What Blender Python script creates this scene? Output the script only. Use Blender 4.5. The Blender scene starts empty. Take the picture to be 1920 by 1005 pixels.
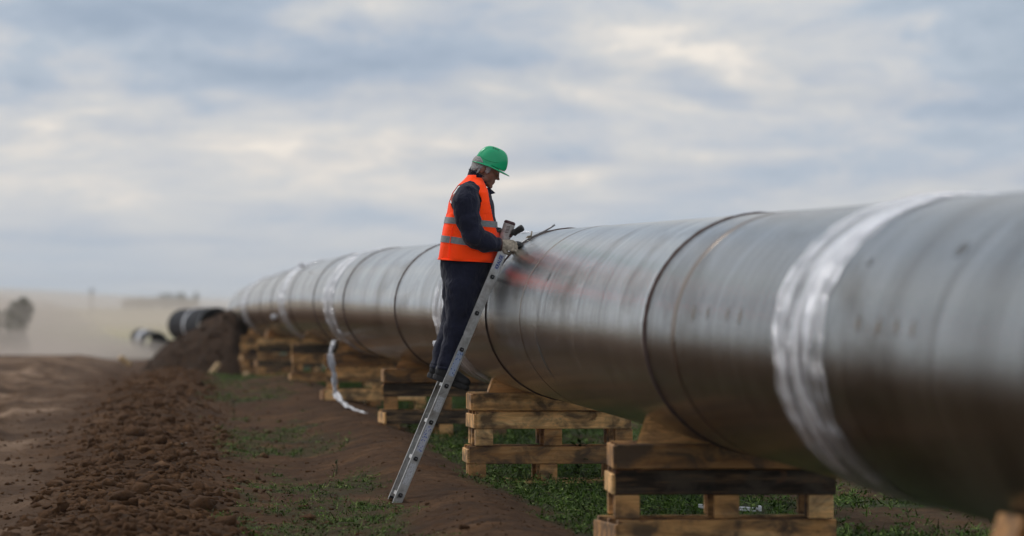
import bpy, bmesh, math, random
import numpy as np
from mathutils import Vector, Matrix
random.seed(7)
rng = np.random.default_rng(11)
S = bpy.context.scene
COL = S.collection
R = math.radians
CH = 1.36           # camera height above the ground at the ladder
FPX = 10666.67      # 200 mm lens in photo pixels

# ------------------------------------------------------------------ camera
cam = bpy.data.cameras.new("camera")
cam.lens = 200; cam.sensor_width = 36; cam.clip_start = 0.5; cam.clip_end = 30000
camo = bpy.data.objects.new("camera", cam); COL.objects.link(camo)
camo.location = (0, 0, CH)
camo.rotation_euler = (R(90) + math.atan((578 - 502.5) / FPX), 0, 0)
cam.dof.use_dof = True; cam.dof.focus_distance = 39.9; cam.dof.aperture_fstop = 3.2
S.camera = camo
# ------------------------------------------------------------------ sky
SUN_EL, SUN_AZ = R(46), R(-52)      # azimuth measured from +Y towards +X: high, to the left
w = bpy.data.worlds.new("World"); S.world = w; w.use_nodes = True
nt = w.node_tree; N = nt.nodes; L = nt.links
for n in list(N): N.remove(n)
def wn(t, **k):
    n = N.new(t)
    for a, b in k.items(): setattr(n, a, b)
    return n
def wmath(op, a=None, b=None, c=None, clamp=False):
    n = wn('ShaderNodeMath', operation=op, use_clamp=clamp)
    for i, v in enumerate((a, b, c)):
        if v is None: continue
        if isinstance(v, (int, float)): n.inputs[i].default_value = v
        else: L.new(v, n.inputs[i])
    return n.outputs[0]
def wramp(v, stops):
    n = wn('ShaderNodeValToRGB'); L.new(v, n.inputs[0])
    e = n.color_ramp.elements
    while len(e) < len(stops): e.new(.5)
    for i, (p, c) in enumerate(stops): e[i].position = p; e[i].color = (*c, 1)
    return n.outputs[0]
def wmix(f, a, b, mode='MIX'):
    n = wn('ShaderNodeMixRGB', blend_type=mode)
    for i, v in enumerate((f, a, b)):
        if isinstance(v, (int, float)): n.inputs[i].default_value = v
        elif isinstance(v, tuple): n.inputs[i].default_value = (*v, 1)
        else: L.new(v, n.inputs[i])
    return n.outputs[0]
sky = wn('ShaderNodeTexSky', sky_type='NISHITA', sun_disc=False)
sky.sun_elevation = SUN_EL; sky.sun_rotation = SUN_AZ; sky.air_density = 1; sky.dust_density = 2.5
tc = wn('ShaderNodeTexCoord'); sp = wn('ShaderNodeSeparateXYZ'); L.new(tc.outputs['Generated'], sp.inputs[0])
x_, y_, z_ = sp.outputs
zc = wmath('MAXIMUM', z_, 0.0)
hl = wmath('SQRT', wmath('ADD', wmath('MULTIPLY', x_, x_), wmath('MULTIPLY', y_, y_)))   # heading as a unit circle, height compressed to the horizon
cb = wn('ShaderNodeCombineXYZ'); L.new(wmath('MULTIPLY', wmath('DIVIDE', x_, hl), 14.0), cb.inputs[0]); L.new(wmath('MULTIPLY', wmath('DIVIDE', y_, hl), 14.0), cb.inputs[1])
L.new(wmath('MULTIPLY', wmath('LOGARITHM', wmath('ADD', zc, .014), math.e), 3.0), cb.inputs[2])
def cloud(scale, detail, rough, loc, sc=(1, 1, 1), dist=0.0):
    mp = wn('ShaderNodeMapping'); L.new(cb.outputs[0], mp.inputs[0])
    mp.inputs['Location'].default_value = loc; mp.inputs['Scale'].default_value = sc
    n = wn('ShaderNodeTexNoise'); n.inputs['Scale'].default_value = scale; n.inputs['Detail'].default_value = detail
    n.inputs['Roughness'].default_value = rough; n.inputs['Distortion'].default_value = dist
    L.new(mp.outputs[0], n.inputs['Vector']); return n.outputs[0]
n1 = cloud(.95, 8, .52, (27.3, 17.2, 0), (1, 1, .85), .25)
n2 = cloud(2.8, 9, .62, (26.5, 25.4, 0), (.95, .95, .72), .35)
n3 = cloud(.45, 3, .5, (15.3, 12.4, 0), (.7, .7, 2.2), 0)
low = wramp(zc, [(.006, (.35, .35, .35)), (.036, (1, 1, 1))])      # cloud relief fades towards the horizon
cl = wmath('ADD', wmath('MULTIPLY', n1, .52), wmath('MULTIPLY', n2, .48))
cl = wmath('ADD', wmath('MULTIPLY', wmath('SUBTRACT', cl, .5), low), wmath('ADD', wmath('MULTIPLY', low, .035), .475))
ccol = wramp(cl, [(.39, (4.0, 4.9, 6.1)), (.46, (4.95, 5.75, 6.85)), (.505, (6.15, 6.5, 7.1)), (.55, (7.1, 7.2, 7.35)), (.59, (8.4, 8.05, 7.7)), (.62, (10.2, 9.4, 8.5))])
dark = wramp(n3, [(.38, (.82, .86, .92)), (.52, (1.0, 1.0, 1.0))])
ccol = wmix(1.0, ccol, dark, 'MULTIPLY')
hz = wramp(zc, [(0.0, (1, 1, 1)), (.025, (0, 0, 0))])
ccol = wmix(wmath('MULTIPLY', hz, .55), ccol, (5.3, 6.0, 6.8))
# thicker, brighter overcast overhead
top = wramp(zc, [(.05, (1, 1, 1)), (.5, (1.15, 1.12, 1.08))])
ccol = wmix(1.0, ccol, top, 'MULTIPLY')
skc = wmix(.86, sky.outputs[0], ccol)
bg = wn('ShaderNodeBackground'); bg.inputs['Strength'].default_value = 0.1; L.new(skc, bg.inputs['Color'])
wo = wn('ShaderNodeOutputWorld'); L.new(bg.outputs[0], wo.inputs['Surface'])
# ------------------------------------------------------------------ sun (veiled)
sun = bpy.data.lights.new("sun", 'SUN'); sun.energy = 1.4; sun.angle = R(10); sun.color = (1, .95, .88)
suno = bpy.data.objects.new("sun", sun); COL.objects.link(suno)
sd = Vector((math.sin(SUN_AZ) * math.cos(SUN_EL), math.cos(SUN_AZ) * math.cos(SUN_EL), math.sin(SUN_EL)))
suno.rotation_euler = sd.to_track_quat('Z', 'Y').to_euler()
S.view_settings.view_transform = 'Standard'; S.view_settings.look = 'None'
S.view_settings.exposure = 0.0; S.view_settings.gamma = 1; S.view_settings.use_curve_mapping = False
S.cycles.volume_bounces = 1; S.cycles.max_bounces = 10; S.cycles.transparent_max_bounces = 12

# ------------------------------------------------------------------ helpers
def P(px, py, d):
    """a point seen at photo pixel px,py from the camera position, at depth d metres"""
    return Vector(((px - 960) * d / FPX, d, CH + (578 - py) * d / FPX))
def tag(o, label=None, cat=None, group=None, kind=None):
    if label: o['label'] = label
    if cat: o['category'] = cat
    if group: o['group'] = group
    if kind: o['kind'] = kind
    return o
def empty(name, loc=(0, 0, 0), rz=0):
    o = bpy.data.objects.new(name, None); COL.objects.link(o); o.location = loc; o.rotation_euler = (0, 0, rz)
    o.empty_display_size = .1
    return o
def mesh_obj(name, verts, faces, mat=None, parent=None, smooth=False, uv=None):
    me = bpy.data.meshes.new(name)
    me.from_pydata([tuple(v) for v in verts], [], faces)
    if smooth: me.polygons.foreach_set('use_smooth', [True] * len(me.polygons))
    if mat: me.materials.append(mat)
    o = bpy.data.objects.new(name, me); COL.objects.link(o)
    if parent: o.parent = parent
    return o
def np_mesh(name, V, F, mat=None, parent=None, smooth=False, attrs=None):
    """V (n,3), F (m,k) arrays"""
    me = bpy.data.meshes.new(name)
    V = np.asarray(V, dtype=np.float32); F = np.asarray(F, dtype=np.int32)
    k = F.shape[1]
    me.vertices.add(len(V)); me.vertices.foreach_set('co', V.ravel())
    me.loops.add(F.size); me.loops.foreach_set('vertex_index', F.ravel())
    me.polygons.add(len(F)); me.polygons.foreach_set('loop_start', np.arange(0, F.size, k, dtype=np.int32))
    if smooth: me.polygons.foreach_set('use_smooth', np.ones(len(F), dtype=bool))
    me.update(calc_edges=True); me.validate()
    for an, av in (attrs or {}).items():
        a = me.attributes.new(an, 'FLOAT', 'POINT'); a.data.foreach_set('value', np.asarray(av, dtype=np.float32).ravel())
    if mat: me.materials.append(mat)
    o = bpy.data.objects.new(name, me); COL.objects.link(o)
    if parent: o.parent = parent
    return o
def bm_obj(name, bm, mat=None, parent=None, smooth=False):
    me = bpy.data.meshes.new(name); bm.normal_update(); bm.to_mesh(me); bm.free()
    if smooth: me.polygons.foreach_set('use_smooth', [True] * len(me.polygons))
    if mat: me.materials.append(mat)
    o = bpy.data.objects.new(name, me); COL.objects.link(o)
    if parent: o.parent = parent
    return o
def box_bm(bm, c, s, rot=None, bev=0.0):
    """box centred c with full sizes s"""
    r = bmesh.ops.create_cube(bm, size=1)
    vs = r['verts']
    bmesh.ops.scale(bm, vec=s, verts=vs)
    if bev > 0:
        es = list({e for v in vs for e in v.link_edges})
        rr = bmesh.ops.bevel(bm, geom=es, offset=bev, segments=1, affect='EDGES', profile=.7)
        vs = list({v for f in rr['faces'] for v in f.verts} | {v for v in vs if v.is_valid})
    if rot is not None: bmesh.ops.rotate(bm, cent=(0, 0, 0), matrix=rot, verts=vs)
    bmesh.ops.translate(bm, vec=c, verts=vs)
    return vs
def tube_geo(V, F, pts, rad, seg=12, up=Vector((0, 1, 0)), caps=True):
    """append a closed tube along pts; rad: list of r or (a,b); b along 'up'"""
    base = len(V); n = len(pts); pts = [Vector(p) for p in pts]
    for i, p in enumerate(pts):
        t = (pts[min(i + 1, n - 1)] - pts[max(i - 1, 0)]).normalized()
        b = (up - t * up.dot(t))
        if b.length < 1e-4: b = Vector((1, 0, 0)) - t * t.x
        b.normalize(); a = t.cross(b)
        r = rad[i] if isinstance(rad, (list, tuple)) else rad
        ra, rb = (r, r) if isinstance(r, (int, float)) else r
        for k in range(seg):
            q = 2 * math.pi * k / seg
            V.append(p + a * (ra * math.cos(q)) + b * (rb * math.sin(q)))
    for i in range(n - 1):
        for k in range(seg):
            k2 = (k + 1) % seg
            F.append((base + i * seg + k, base + i * seg + k2, base + (i + 1) * seg + k2, base + (i + 1) * seg + k))
    if caps:
        F.append(tuple(base + k for k in range(seg))[::-1]); F.append(tuple(base + (n - 1) * seg + k for k in range(seg)))
def ell_geo(V, F, c, r, rot=None, nu=14, nv=9):
    base = len(V); c = Vector(c)
    for j in range(nv + 1):
        th = math.pi * j / nv
        for i in range(nu):
            ph = 2 * math.pi * i / nu
            v = Vector((r[0] * math.sin(th) * math.cos(ph), r[1] * math.sin(th) * math.sin(ph), r[2] * math.cos(th)))
            if rot is not None: v = rot @ v
            V.append(c + v)
    for j in range(nv):
        for i in range(nu):
            i2 = (i + 1) % nu
            F.append((base + j * nu + i, base + (j + 1) * nu + i, base + (j + 1) * nu + i2, base + j * nu + i2))
def weld(o):
    bm = bmesh.new(); bm.from_mesh(o.data); bmesh.ops.remove_doubles(bm, verts=bm.verts, dist=1e-5)
    bmesh.ops.recalc_face_normals(bm, faces=bm.faces); bm.to_mesh(o.data); bm.free()
def remesh(o, vox, smooth_it=6, fac=.5):
    m = o.modifiers.new('r', 'REMESH'); m.mode = 'VOXEL'; m.voxel_size = vox; m.use_smooth_shade = True
    m = o.modifiers.new('s', 'SMOOTH'); m.factor = fac; m.iterations = smooth_it
def bake(o):
    dg = bpy.context.evaluated_depsgraph_get(); dg.update()
    me = bpy.data.meshes.new_from_object(o.evaluated_get(dg))
    for m in list(o.modifiers): o.modifiers.remove(m)
    o.data = me
# value noise in numpy -------------------------------------------------
def _h(ix, iy, seed):
    n = (ix.astype(np.int64) * 374761393 + iy.astype(np.int64) * 668265263 + seed * 1442695041) & 0xffffffff
    n = ((n ^ (n >> 13)) * 1274126177) & 0xffffffff
    return ((n ^ (n >> 16)) & 0xffff) / 65535.0
def vnoise(x, y, seed=0):
    ix = np.floor(x); iy = np.floor(y); fx = x - ix; fy = y - iy
    fx = fx * fx * (3 - 2 * fx); fy = fy * fy * (3 - 2 * fy)
    a = _h(ix, iy, seed); b = _h(ix + 1, iy, seed); c = _h(ix, iy + 1, seed); d = _h(ix + 1, iy + 1, seed)
    return (a + (b - a) * fx) * (1 - fy) + (c + (d - c) * fx) * fy
def fbm(x, y, octv=4, seed=0, gain=.5):
    s = 0; a = 1; t = 0
    for i in range(octv):
        s = s + a * (vnoise(x, y, seed + i) - .5); t += a; x = x * 2.03 + 11.3; y = y * 2.03 + 5.7; a *= gain
    return s / t * 2
# material helper ------------------------------------------------------
class M:
    def __init__(s, name):
        s.m = bpy.data.materials.new(name); s.m.use_nodes = True
        s.t = s.m.node_tree; s.N = s.t.nodes; s.L = s.t.links; s.b = s.N['Principled BSDF']; s.o = s.N['Material Output']
    def node(s, t, **k):
        n = s.N.new(t)
        for a, b in k.items(): setattr(n, a, b)
        return n
    def put(s, sock, v):
        if isinstance(v, (int, float)): sock.default_value = v
        elif isinstance(v, tuple): sock.default_value = (*v, 1) if len(v) == 3 and sock.type == 'RGBA' else v
        else: s.L.new(v, sock)
    def set(s, **k):
        for a, v in k.items(): s.put(s.b.inputs[a.replace('_', ' ')], v)
        return s
    def coord(s, kind='Object', scale=(1, 1, 1), loc=(0, 0, 0)):
        if kind == 'UV': o = s.node('ShaderNodeUVMap').outputs[0]
        elif kind == 'World': o = s.node('ShaderNodeNewGeometry').outputs['Position']
        else: o = s.node('ShaderNodeTexCoord').outputs[kind]
        mp = s.node('ShaderNodeMapping'); mp.inputs['Scale'].default_value = scale; mp.inputs['Location'].default_value = loc
        s.L.new(o, mp.inputs[0]); return mp.outputs[0]
    def noise(s, vec, scale=1, detail=4, rough=.5, dist=0):
        n = s.node('ShaderNodeTexNoise'); s.L.new(vec, n.inputs['Vector'])
        for a, b in (('Scale', scale), ('Detail', detail), ('Roughness', rough), ('Distortion', dist)): n.inputs[a].default_value = b
        return n.outputs[0]
    def ramp(s, v, stops):
        n = s.node('ShaderNodeValToRGB'); s.L.new(v, n.inputs[0]); e = n.color_ramp.elements
        while len(e) < len(stops): e.new(.5)
        for i, (p, c) in enumerate(stops):
            e[i].position = p; e[i].color = (*c, 1) if isinstance(c, tuple) else (c, c, c, 1)
        return n.outputs[0]
    def mix(s, f, a, b, mode='MIX'):
        n = s.node('ShaderNodeMixRGB', blend_type=mode)
        for i, v in enumerate((f, a, b)): s.put(n.inputs[i], v)
        return n.outputs[0]
    def math(s, op, a, b=0.0, clamp=False):
        n = s.node('ShaderNodeMath', operation=op, use_clamp=clamp); s.put(n.inputs[0], a); s.put(n.inputs[1], b); return n.outputs[0]
    def attr(s, name):
        n = s.node('ShaderNodeAttribute'); n.attribute_name = name; return n.outputs['Fac']
    def rand(s): return s.node('ShaderNodeObjectInfo').outputs['Random']
    def bump(s, h, strength=.3, dist=.01):
        n = s.node('ShaderNodeBump'); n.inputs['Strength'].default_value = strength; n.inputs['Distance'].default_value = dist
        s.L.new(h, n.inputs['Height']); s.L.new(n.outputs[0], s.b.inputs['Normal']); return s
def simple(name, col, rough=.6, metal=0, nscale=30, var=.25, bump=.15, bdist=.002, **k):
    m = M(name); c = m.coord('Object'); n = m.noise(c, nscale, 5, .6)
    d = tuple(x * (1 - var) for x in col); e = tuple(min(1, x * (1 + var)) for x in col)
    m.set(Base_Color=m.ramp(n, [(.3, d), (.7, e)]), Roughness=rough, Metallic=metal, **k)
    if bump: m.bump(n, bump, bdist)
    return m.m

# ------------------------------------------------------------------ materials
def mat_ground():
    m = M('soil_ground'); c = m.coord('World')
    n1 = m.noise(c, 1.3, 8, .62); n2 = m.noise(c, 22, 8, .78); n3 = m.noise(m.coord('World', (1, .25, 1)), .9, 5, .55)
    soil = m.ramp(n1, [(.32, (.038, .018, .007)), (.55, (.084, .041, .016)), (.75, (.150, .077, .033))])
    soil = m.mix(.8, soil, m.ramp(n2, [(.3, (.35, .35, .35)), (.7, (1.45, 1.42, 1.38))]), 'MULTIPLY')
    road = m.ramp(n3, [(.30, (.062, .033, .017)), (.47, (.105, .061, .034)), (.58, (.17, .105, .064)), (.68, (.31, .21, .14))])
    road = m.mix(.5, road, m.ramp(n2, [(.3, (.6, .6, .6)), (.7, (1.2, 1.2, 1.2))]), 'MULTIPLY')
    fld = m.ramp(m.noise(m.coord('World', (.004, .004, .01)), 1, 5, .6), [(.35, (.30, .27, .17)), (.5, (.42, .37, .25)), (.65, (.22, .24, .12))])
    grs = m.ramp(m.noise(c, 9, 6, .7), [(.3, (.018, .028, .010)), (.7, (.045, .065, .02))])
    a = m.mix(m.attr('road'), soil, road); a = m.mix(m.attr('grass'), a, grs); a = m.mix(m.attr('field'), a, fld)
    m.set(Base_Color=a, Roughness=.95, **{'Specular_IOR_Level': .15}); m.bump(n2, .8, .03); return m.m
def mat_clod():
    m = M('clod_soil'); c = m.coord('World'); n = m.noise(c, 3.0, 5, .6); n2 = m.noise(c, 32, 8, .78)
    a = m.ramp(n, [(.3, (.062, .029, .012)), (.6, (.130, .065, .029)), (.8, (.235, .128, .064))])
    a = m.mix(.5, a, m.ramp(n2, [(.35, (.35, .35, .35)), (.65, (1.5, 1.5, 1.5))]), 'MULTIPLY')
    m.set(Base_Color=a, Roughness=.95, **{'Specular_IOR_Level': .15}); m.bump(n2, 1.0, .03); return m.m
def mat_leaf(name='weed_leaf', cols=((.012, .030, .004), (.070, .135, .012), (.32, .40, .12))):
    m = M(name); v = m.attr('leaf')
    m.set(Base_Color=m.ramp(v, [(0, cols[0]), (.6, cols[1]), (1, cols[2])]), Roughness=.65, **{'Specular_IOR_Level': .12})
    m.b.inputs['Transmission Weight'].default_value = 0
    return m.m
def mat_pipe(name='brushed_steel', base=(.93, .95, .95), metal=1.0, rough=.115):
    m = M(name); uv = m.coord('UV', (1, 1, 1))
    st = m.noise(m.coord('UV', (4.2, .26, 1)), 1, 10, .85)          # hoop-wise grinding streaks
    st2 = m.noise(m.coord('UV', (.55, .45, 1), (7, 3, 0)), 1, 6, .62)
    bl = m.noise(m.coord('UV', (.35, 1.4, 1), (3, 1, 0)), 1, 6, .6, .4)
    spk = m.noise(m.coord('UV', (6, 4, 1)), 1, 8, .7)
    col = m.mix(1, base, m.ramp(st, [(.34, (.64, .62, .61)), (.5, (.94, .94, .94)), (.64, (1.16, 1.16, 1.17))]), 'MULTIPLY')
    col = m.mix(1, col, m.ramp(st2, [(.34, (.84, .82, .80)), (.62, (1.06, 1.06, 1.06))]), 'MULTIPLY')
    col = m.mix(m.ramp(bl, [(.55, 0.0), (.74, .55)]), col, (.27, .215, .16))
    col = m.mix(m.ramp(spk, [(.66, 0.0), (.76, .45)]), col, (.16, .14, .12))
    col = m.mix(1, col, m.node('ShaderNodeObjectInfo').outputs['Color'], 'MULTIPLY')
    rg = m.math('ADD', m.math('MULTIPLY', st, .18), rough - .095); rg = m.math('ADD', rg, m.math('MULTIPLY', bl, .07))
    m.set(Base_Color=m.mix(1, col, (.52, .52, .52), 'MULTIPLY'), Metallic=metal, Roughness=rg, **{'Specular_Tint': col})   # seen at grazing angles the edge tint carries the streaks and dirt
    h = m.math('ADD', m.math('MULTIPLY', st, 1.0), m.math('MULTIPLY', st2, .6)); m.bump(h, .5, .005)
    return m.m
def mat_wood(name, dark=0.0):
    m = M(name); c = m.coord('Object', (2.0, 26, 26)); rn = m.rand()
    cb = m.node('ShaderNodeVectorMath', operation='ADD'); m.L.new(c, cb.inputs[0])
    cmb = m.node('ShaderNodeCombineXYZ'); m.L.new(m.math('MULTIPLY', rn, 57.0), cmb.inputs[0]); m.L.new(cmb.outputs[0], cb.inputs[1])
    g = m.noise(cb.outputs[0], 1, 9, .72, .5); kn = m.noise(m.coord('Object', (5, 9, 9)), 1, 3, .5, 1.2)
    st = m.noise(m.coord('World', (3, 3, 5)), 1.6, 5, .6, .5)
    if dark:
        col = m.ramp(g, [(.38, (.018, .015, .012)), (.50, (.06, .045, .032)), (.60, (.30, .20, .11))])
    else:
        col = m.ramp(g, [(.28, (.30, .160, .066)), (.5, (.70, .415, .180)), (.72, (.90, .64, .34))])
    col = m.mix(1, col, m.ramp(rn, [(0, (.48, .40, .34)), (.4, (.85, .74, .62)), (1, (1.35, 1.32, 1.25))]), 'MULTIPLY')
    col = m.mix(m.ramp(kn, [(.64, 0.0), (.70, .75)]), col, (.13, .055, .025))
    col = m.mix(m.ramp(st, [(.42, 0.0), (.62, .86)]), col, (.075, .056, .040))
    m.set(Base_Color=col, Roughness=.78, **{'Specular_IOR_Level': .25}); m.bump(g, .7, .006); return m.m
def mat_film(name='clear_film', alpha=.5):
    m = M(name); n = m.noise(m.coord('UV', (5, 1.6, 1)), 1, 8, .66, 1.2); n2 = m.noise(m.coord('UV', (14, 7, 1)), 1, 5, .65, 1.5)
    h = m.math('ADD', n, m.math('MULTIPLY', n2, .35))
    al = m.ramp(n, [(.38, alpha * .35), (.48, alpha * .9), (.58, min(1, alpha * 2))])
    m.set(Base_Color=(.93, .94, .99), Metallic=.5, Roughness=.2, Alpha=al, **{'Specular_IOR_Level': .9}); m.bump(h, 1.0, .06); return m.m
def mat_cloth(name, col, rough=.9, var=.2, fold=.5):
    m = M(name); c = m.coord('Object'); n = m.noise(m.coord('Object', (1, 1, .55)), 11, 5, .6, 1.2); w_ = m.noise(c, 260, 2, .5)
    d = tuple(x * (1 - var) for x in col); e = tuple(x * (1 + var) for x in col)
    h = m.math('ADD', n, m.math('MULTIPLY', w_, .04))
    m.set(Base_Color=m.ramp(n, [(.3, d), (.7, e)]), Roughness=rough, **{'Specular_IOR_Level': .2, 'Sheen_Weight': .15}); m.bump(h, fold, .02); return m.m
G = dict(
    ground=mat_ground(), clod=mat_clod(), leaf=mat_leaf(), pipe=mat_pipe(),
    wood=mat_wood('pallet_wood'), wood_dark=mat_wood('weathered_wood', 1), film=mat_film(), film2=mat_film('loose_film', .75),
    black=simple('black_coating', (.014, .014, .017), .6, 0, 8, .3, .1, **{'Specular_IOR_Level': .02}), seam=simple('weld_seam', (.060, .040, .036), .7, 0, 60, .4, .4, **{'Specular_IOR_Level': .06}),
    navy=mat_cloth('navy_workwear', (.0125, .0145, .032), fold=1.0), orange=mat_cloth('orange_vest', (1.5, .085, .002), .85, .05, .6),
    strip=simple('reflective_tape', (.20, .21, .21), .45, 0, 60, .2, .2), skin=simple('skin', (.22, .088, .052), .5, 0, 40, .2, .2),
    hair=simple('grey_hair', (.30, .29, .28), .7, 0, 160, .6, .8, .004), helmet=simple('green_helmet', (.003, .40, .165), .27, 0, 9, .10, .05),
    glove=simple('canvas_glove', (.40, .34, .26), .9, 0, 26, .55, 1.0, .012), glove_dk=simple('dirty_glove', (.16, .12, .10), .9, 0, 45, .4, .6, .004),
    boot=simple('boot_leather', (.022, .022, .023), .6, 0, 30, .35, .3), sole=simple('boot_sole', (.035, .035, .036), .8, 0, 30, .3, .2),
    dark=simple('black_rubber', (.010, .010, .010), .55, 0, 30, .3, .2), maroon=simple('maroon_cap', (.055, .012, .014), .5, 0, 30, .3, .2),
    tool=simple('dusty_grey_housing', (.42, .38, .36), .6, 0, 35, .3, .2), steel=simple('tool_steel', (.25, .25, .26), .35, 1, 40, .3, .2),
    white=simple('white_plastic', (.75, .75, .78), .4, 0, 30, .06, .1), offcut=simple('pale_offcut', (.55, .38, .2), .8, 0, 20, .2, .2),
    eye=simple('eye', (.10, .08, .07), .3, 0, 30, .1, 0), blue=simple('blue_print', (.012, .05, .26), .4, 0, 30, .1, 0),
    rust=simple('brown_paint_mark', (.20, .145, .08), .6, 0, 30, .3, 0, Alpha=.5), smudge=simple('dark_smudge', (.05, .048, .05), .6, 0, 40, .4, 0, Alpha=.6),
    stem=simple('weed_stem', (.03, .05, .015), .8), petal=simple('white_petal', (.75, .75, .72), .7), bark=simple('bark', (.07, .055, .04), .9),
    tree=mat_leaf('tree_leaf', ((.02, .03, .012), (.045, .06, .02), (.07, .085, .035))), band=simple('pale_strap', (.55, .56, .6), .35, 0, 20, .1, .1),
    bare=simple('bare_pipe_end', (.52, .52, .54), .35, .6, 10, .1, .1))
def mat_alu():
    m = M('scuffed_aluminium'); n = m.noise(m.coord('Object', (1, 1, 1)), 14, 7, .68, .6); n2 = m.noise(m.coord('Object'), 5, 6, .6)
    c = m.ramp(n, [(.3, (.33, .32, .30)), (.6, (.62, .62, .61)), (.8, (.75, .75, .75))])
    c = m.mix(m.ramp(n2, [(.5, 0.0), (.68, .6)]), c, (.19, .14, .10))
    m.set(Base_Color=c, Metallic=.85, Roughness=m.ramp(n, [(.3, .55), (.7, .36)])); m.bump(n, .2, .002); return m.m
G['alu'] = mat_alu()
def mat_label(name, base, ink, sx, sz, thr=.52):
    m = M(name); c = m.coord('UV', (sx, sz, 1))
    v = m.node('ShaderNodeTexVoronoi'); m.L.new(c, v.inputs['Vector']); v.inputs['Scale'].default_value = 1
    f = m.ramp(v.outputs['Distance'], [(thr - .08, 1.0), (thr, 0.0)])
    n = m.noise(m.coord('UV', (5, 4, 1)), 1, 5, .6)
    col = m.mix(f, base, ink); col = m.mix(m.ramp(n, [(.5, 0.0), (.7, .6)]), col, (.3, .27, .23))
    m.set(Base_Color=col, Roughness=.45); return m.m

# ------------------------------------------------------------------ the pipeline's path
# depth along the view, x of the axis, z of the axis above the camera
PATH = np.array([(4, 3.12, -.30), (15, 2.31, -.225), (22, 1.79, -.175), (28.9, 1.28, -.13), (40.5, .42, -.04), (53, -.47, .01), (62.5, -1.26, .055), (80, -2.42, .105),
                 (96, -3.45, .095), (113, -4.6, .06), (138, -6.15, -.02), (157, -7.25, -.10), (172, -8.1, -.18), (200, -10.9, -.6), (345, -22.8, -1.85)])
def axx(d): return np.interp(d, PATH[:, 0], PATH[:, 1])
_py = np.linspace(4, 172, 400)
def smooth_path(k):
    v = np.interp(_py, PATH[:, 0], PATH[:, k]); ker = np.ones(21) / 21
    vp = np.concatenate([v[0] - (v[1] - v[0]) * np.arange(10, 0, -1), v, v[-1] + (v[-1] - v[-2]) * np.arange(1, 11)])
    return np.convolve(vp, ker, 'valid')
_px, _pz = smooth_path(1), smooth_path(2)
def axis(d): return np.array([np.interp(d, _py, _px), d, CH + np.interp(d, _py, _pz)])
PR = .61
# ------------------------------------------------------------------ ground
PROF = np.array([(-40, -1.5), (0, -1.46), (25, -1.42), (34, -1.40), (40, -1.375), (44, -1.36), (56, -1.29), (68, -1.23), (84, -1.18), (108, -1.32), (125, -1.50), (136, -1.6),
                 (157, -1.66), (200, -1.8), (300, -2.5), (400, -2.6), (800, -2.1), (1500, -1.2), (3000, -.35), (4600, -.05), (9000, -.05)])
PROFL = np.array([(-40, -1.5), (0, -1.46), (34, -1.40), (56, -1.30), (84, -1.22), (120, -1.22), (160, -1.32), (200, -1.7), (300, -2.5), (400, -2.6), (800, -2.1), (1500, -1.2), (3000, -.35), (4600, -.05), (9000, -.05)])
def wind_u(y): return np.interp(y, (30, 34, 53, 84, 125), (-3.25, -3.2, -2.85, -2.35, -2.0))
def hump_u(y): return np.interp(y, (30, 37, 53, 68, 80, 100), (-1.05, -1.0, -.78, -.5, -.62, -.7))
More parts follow.
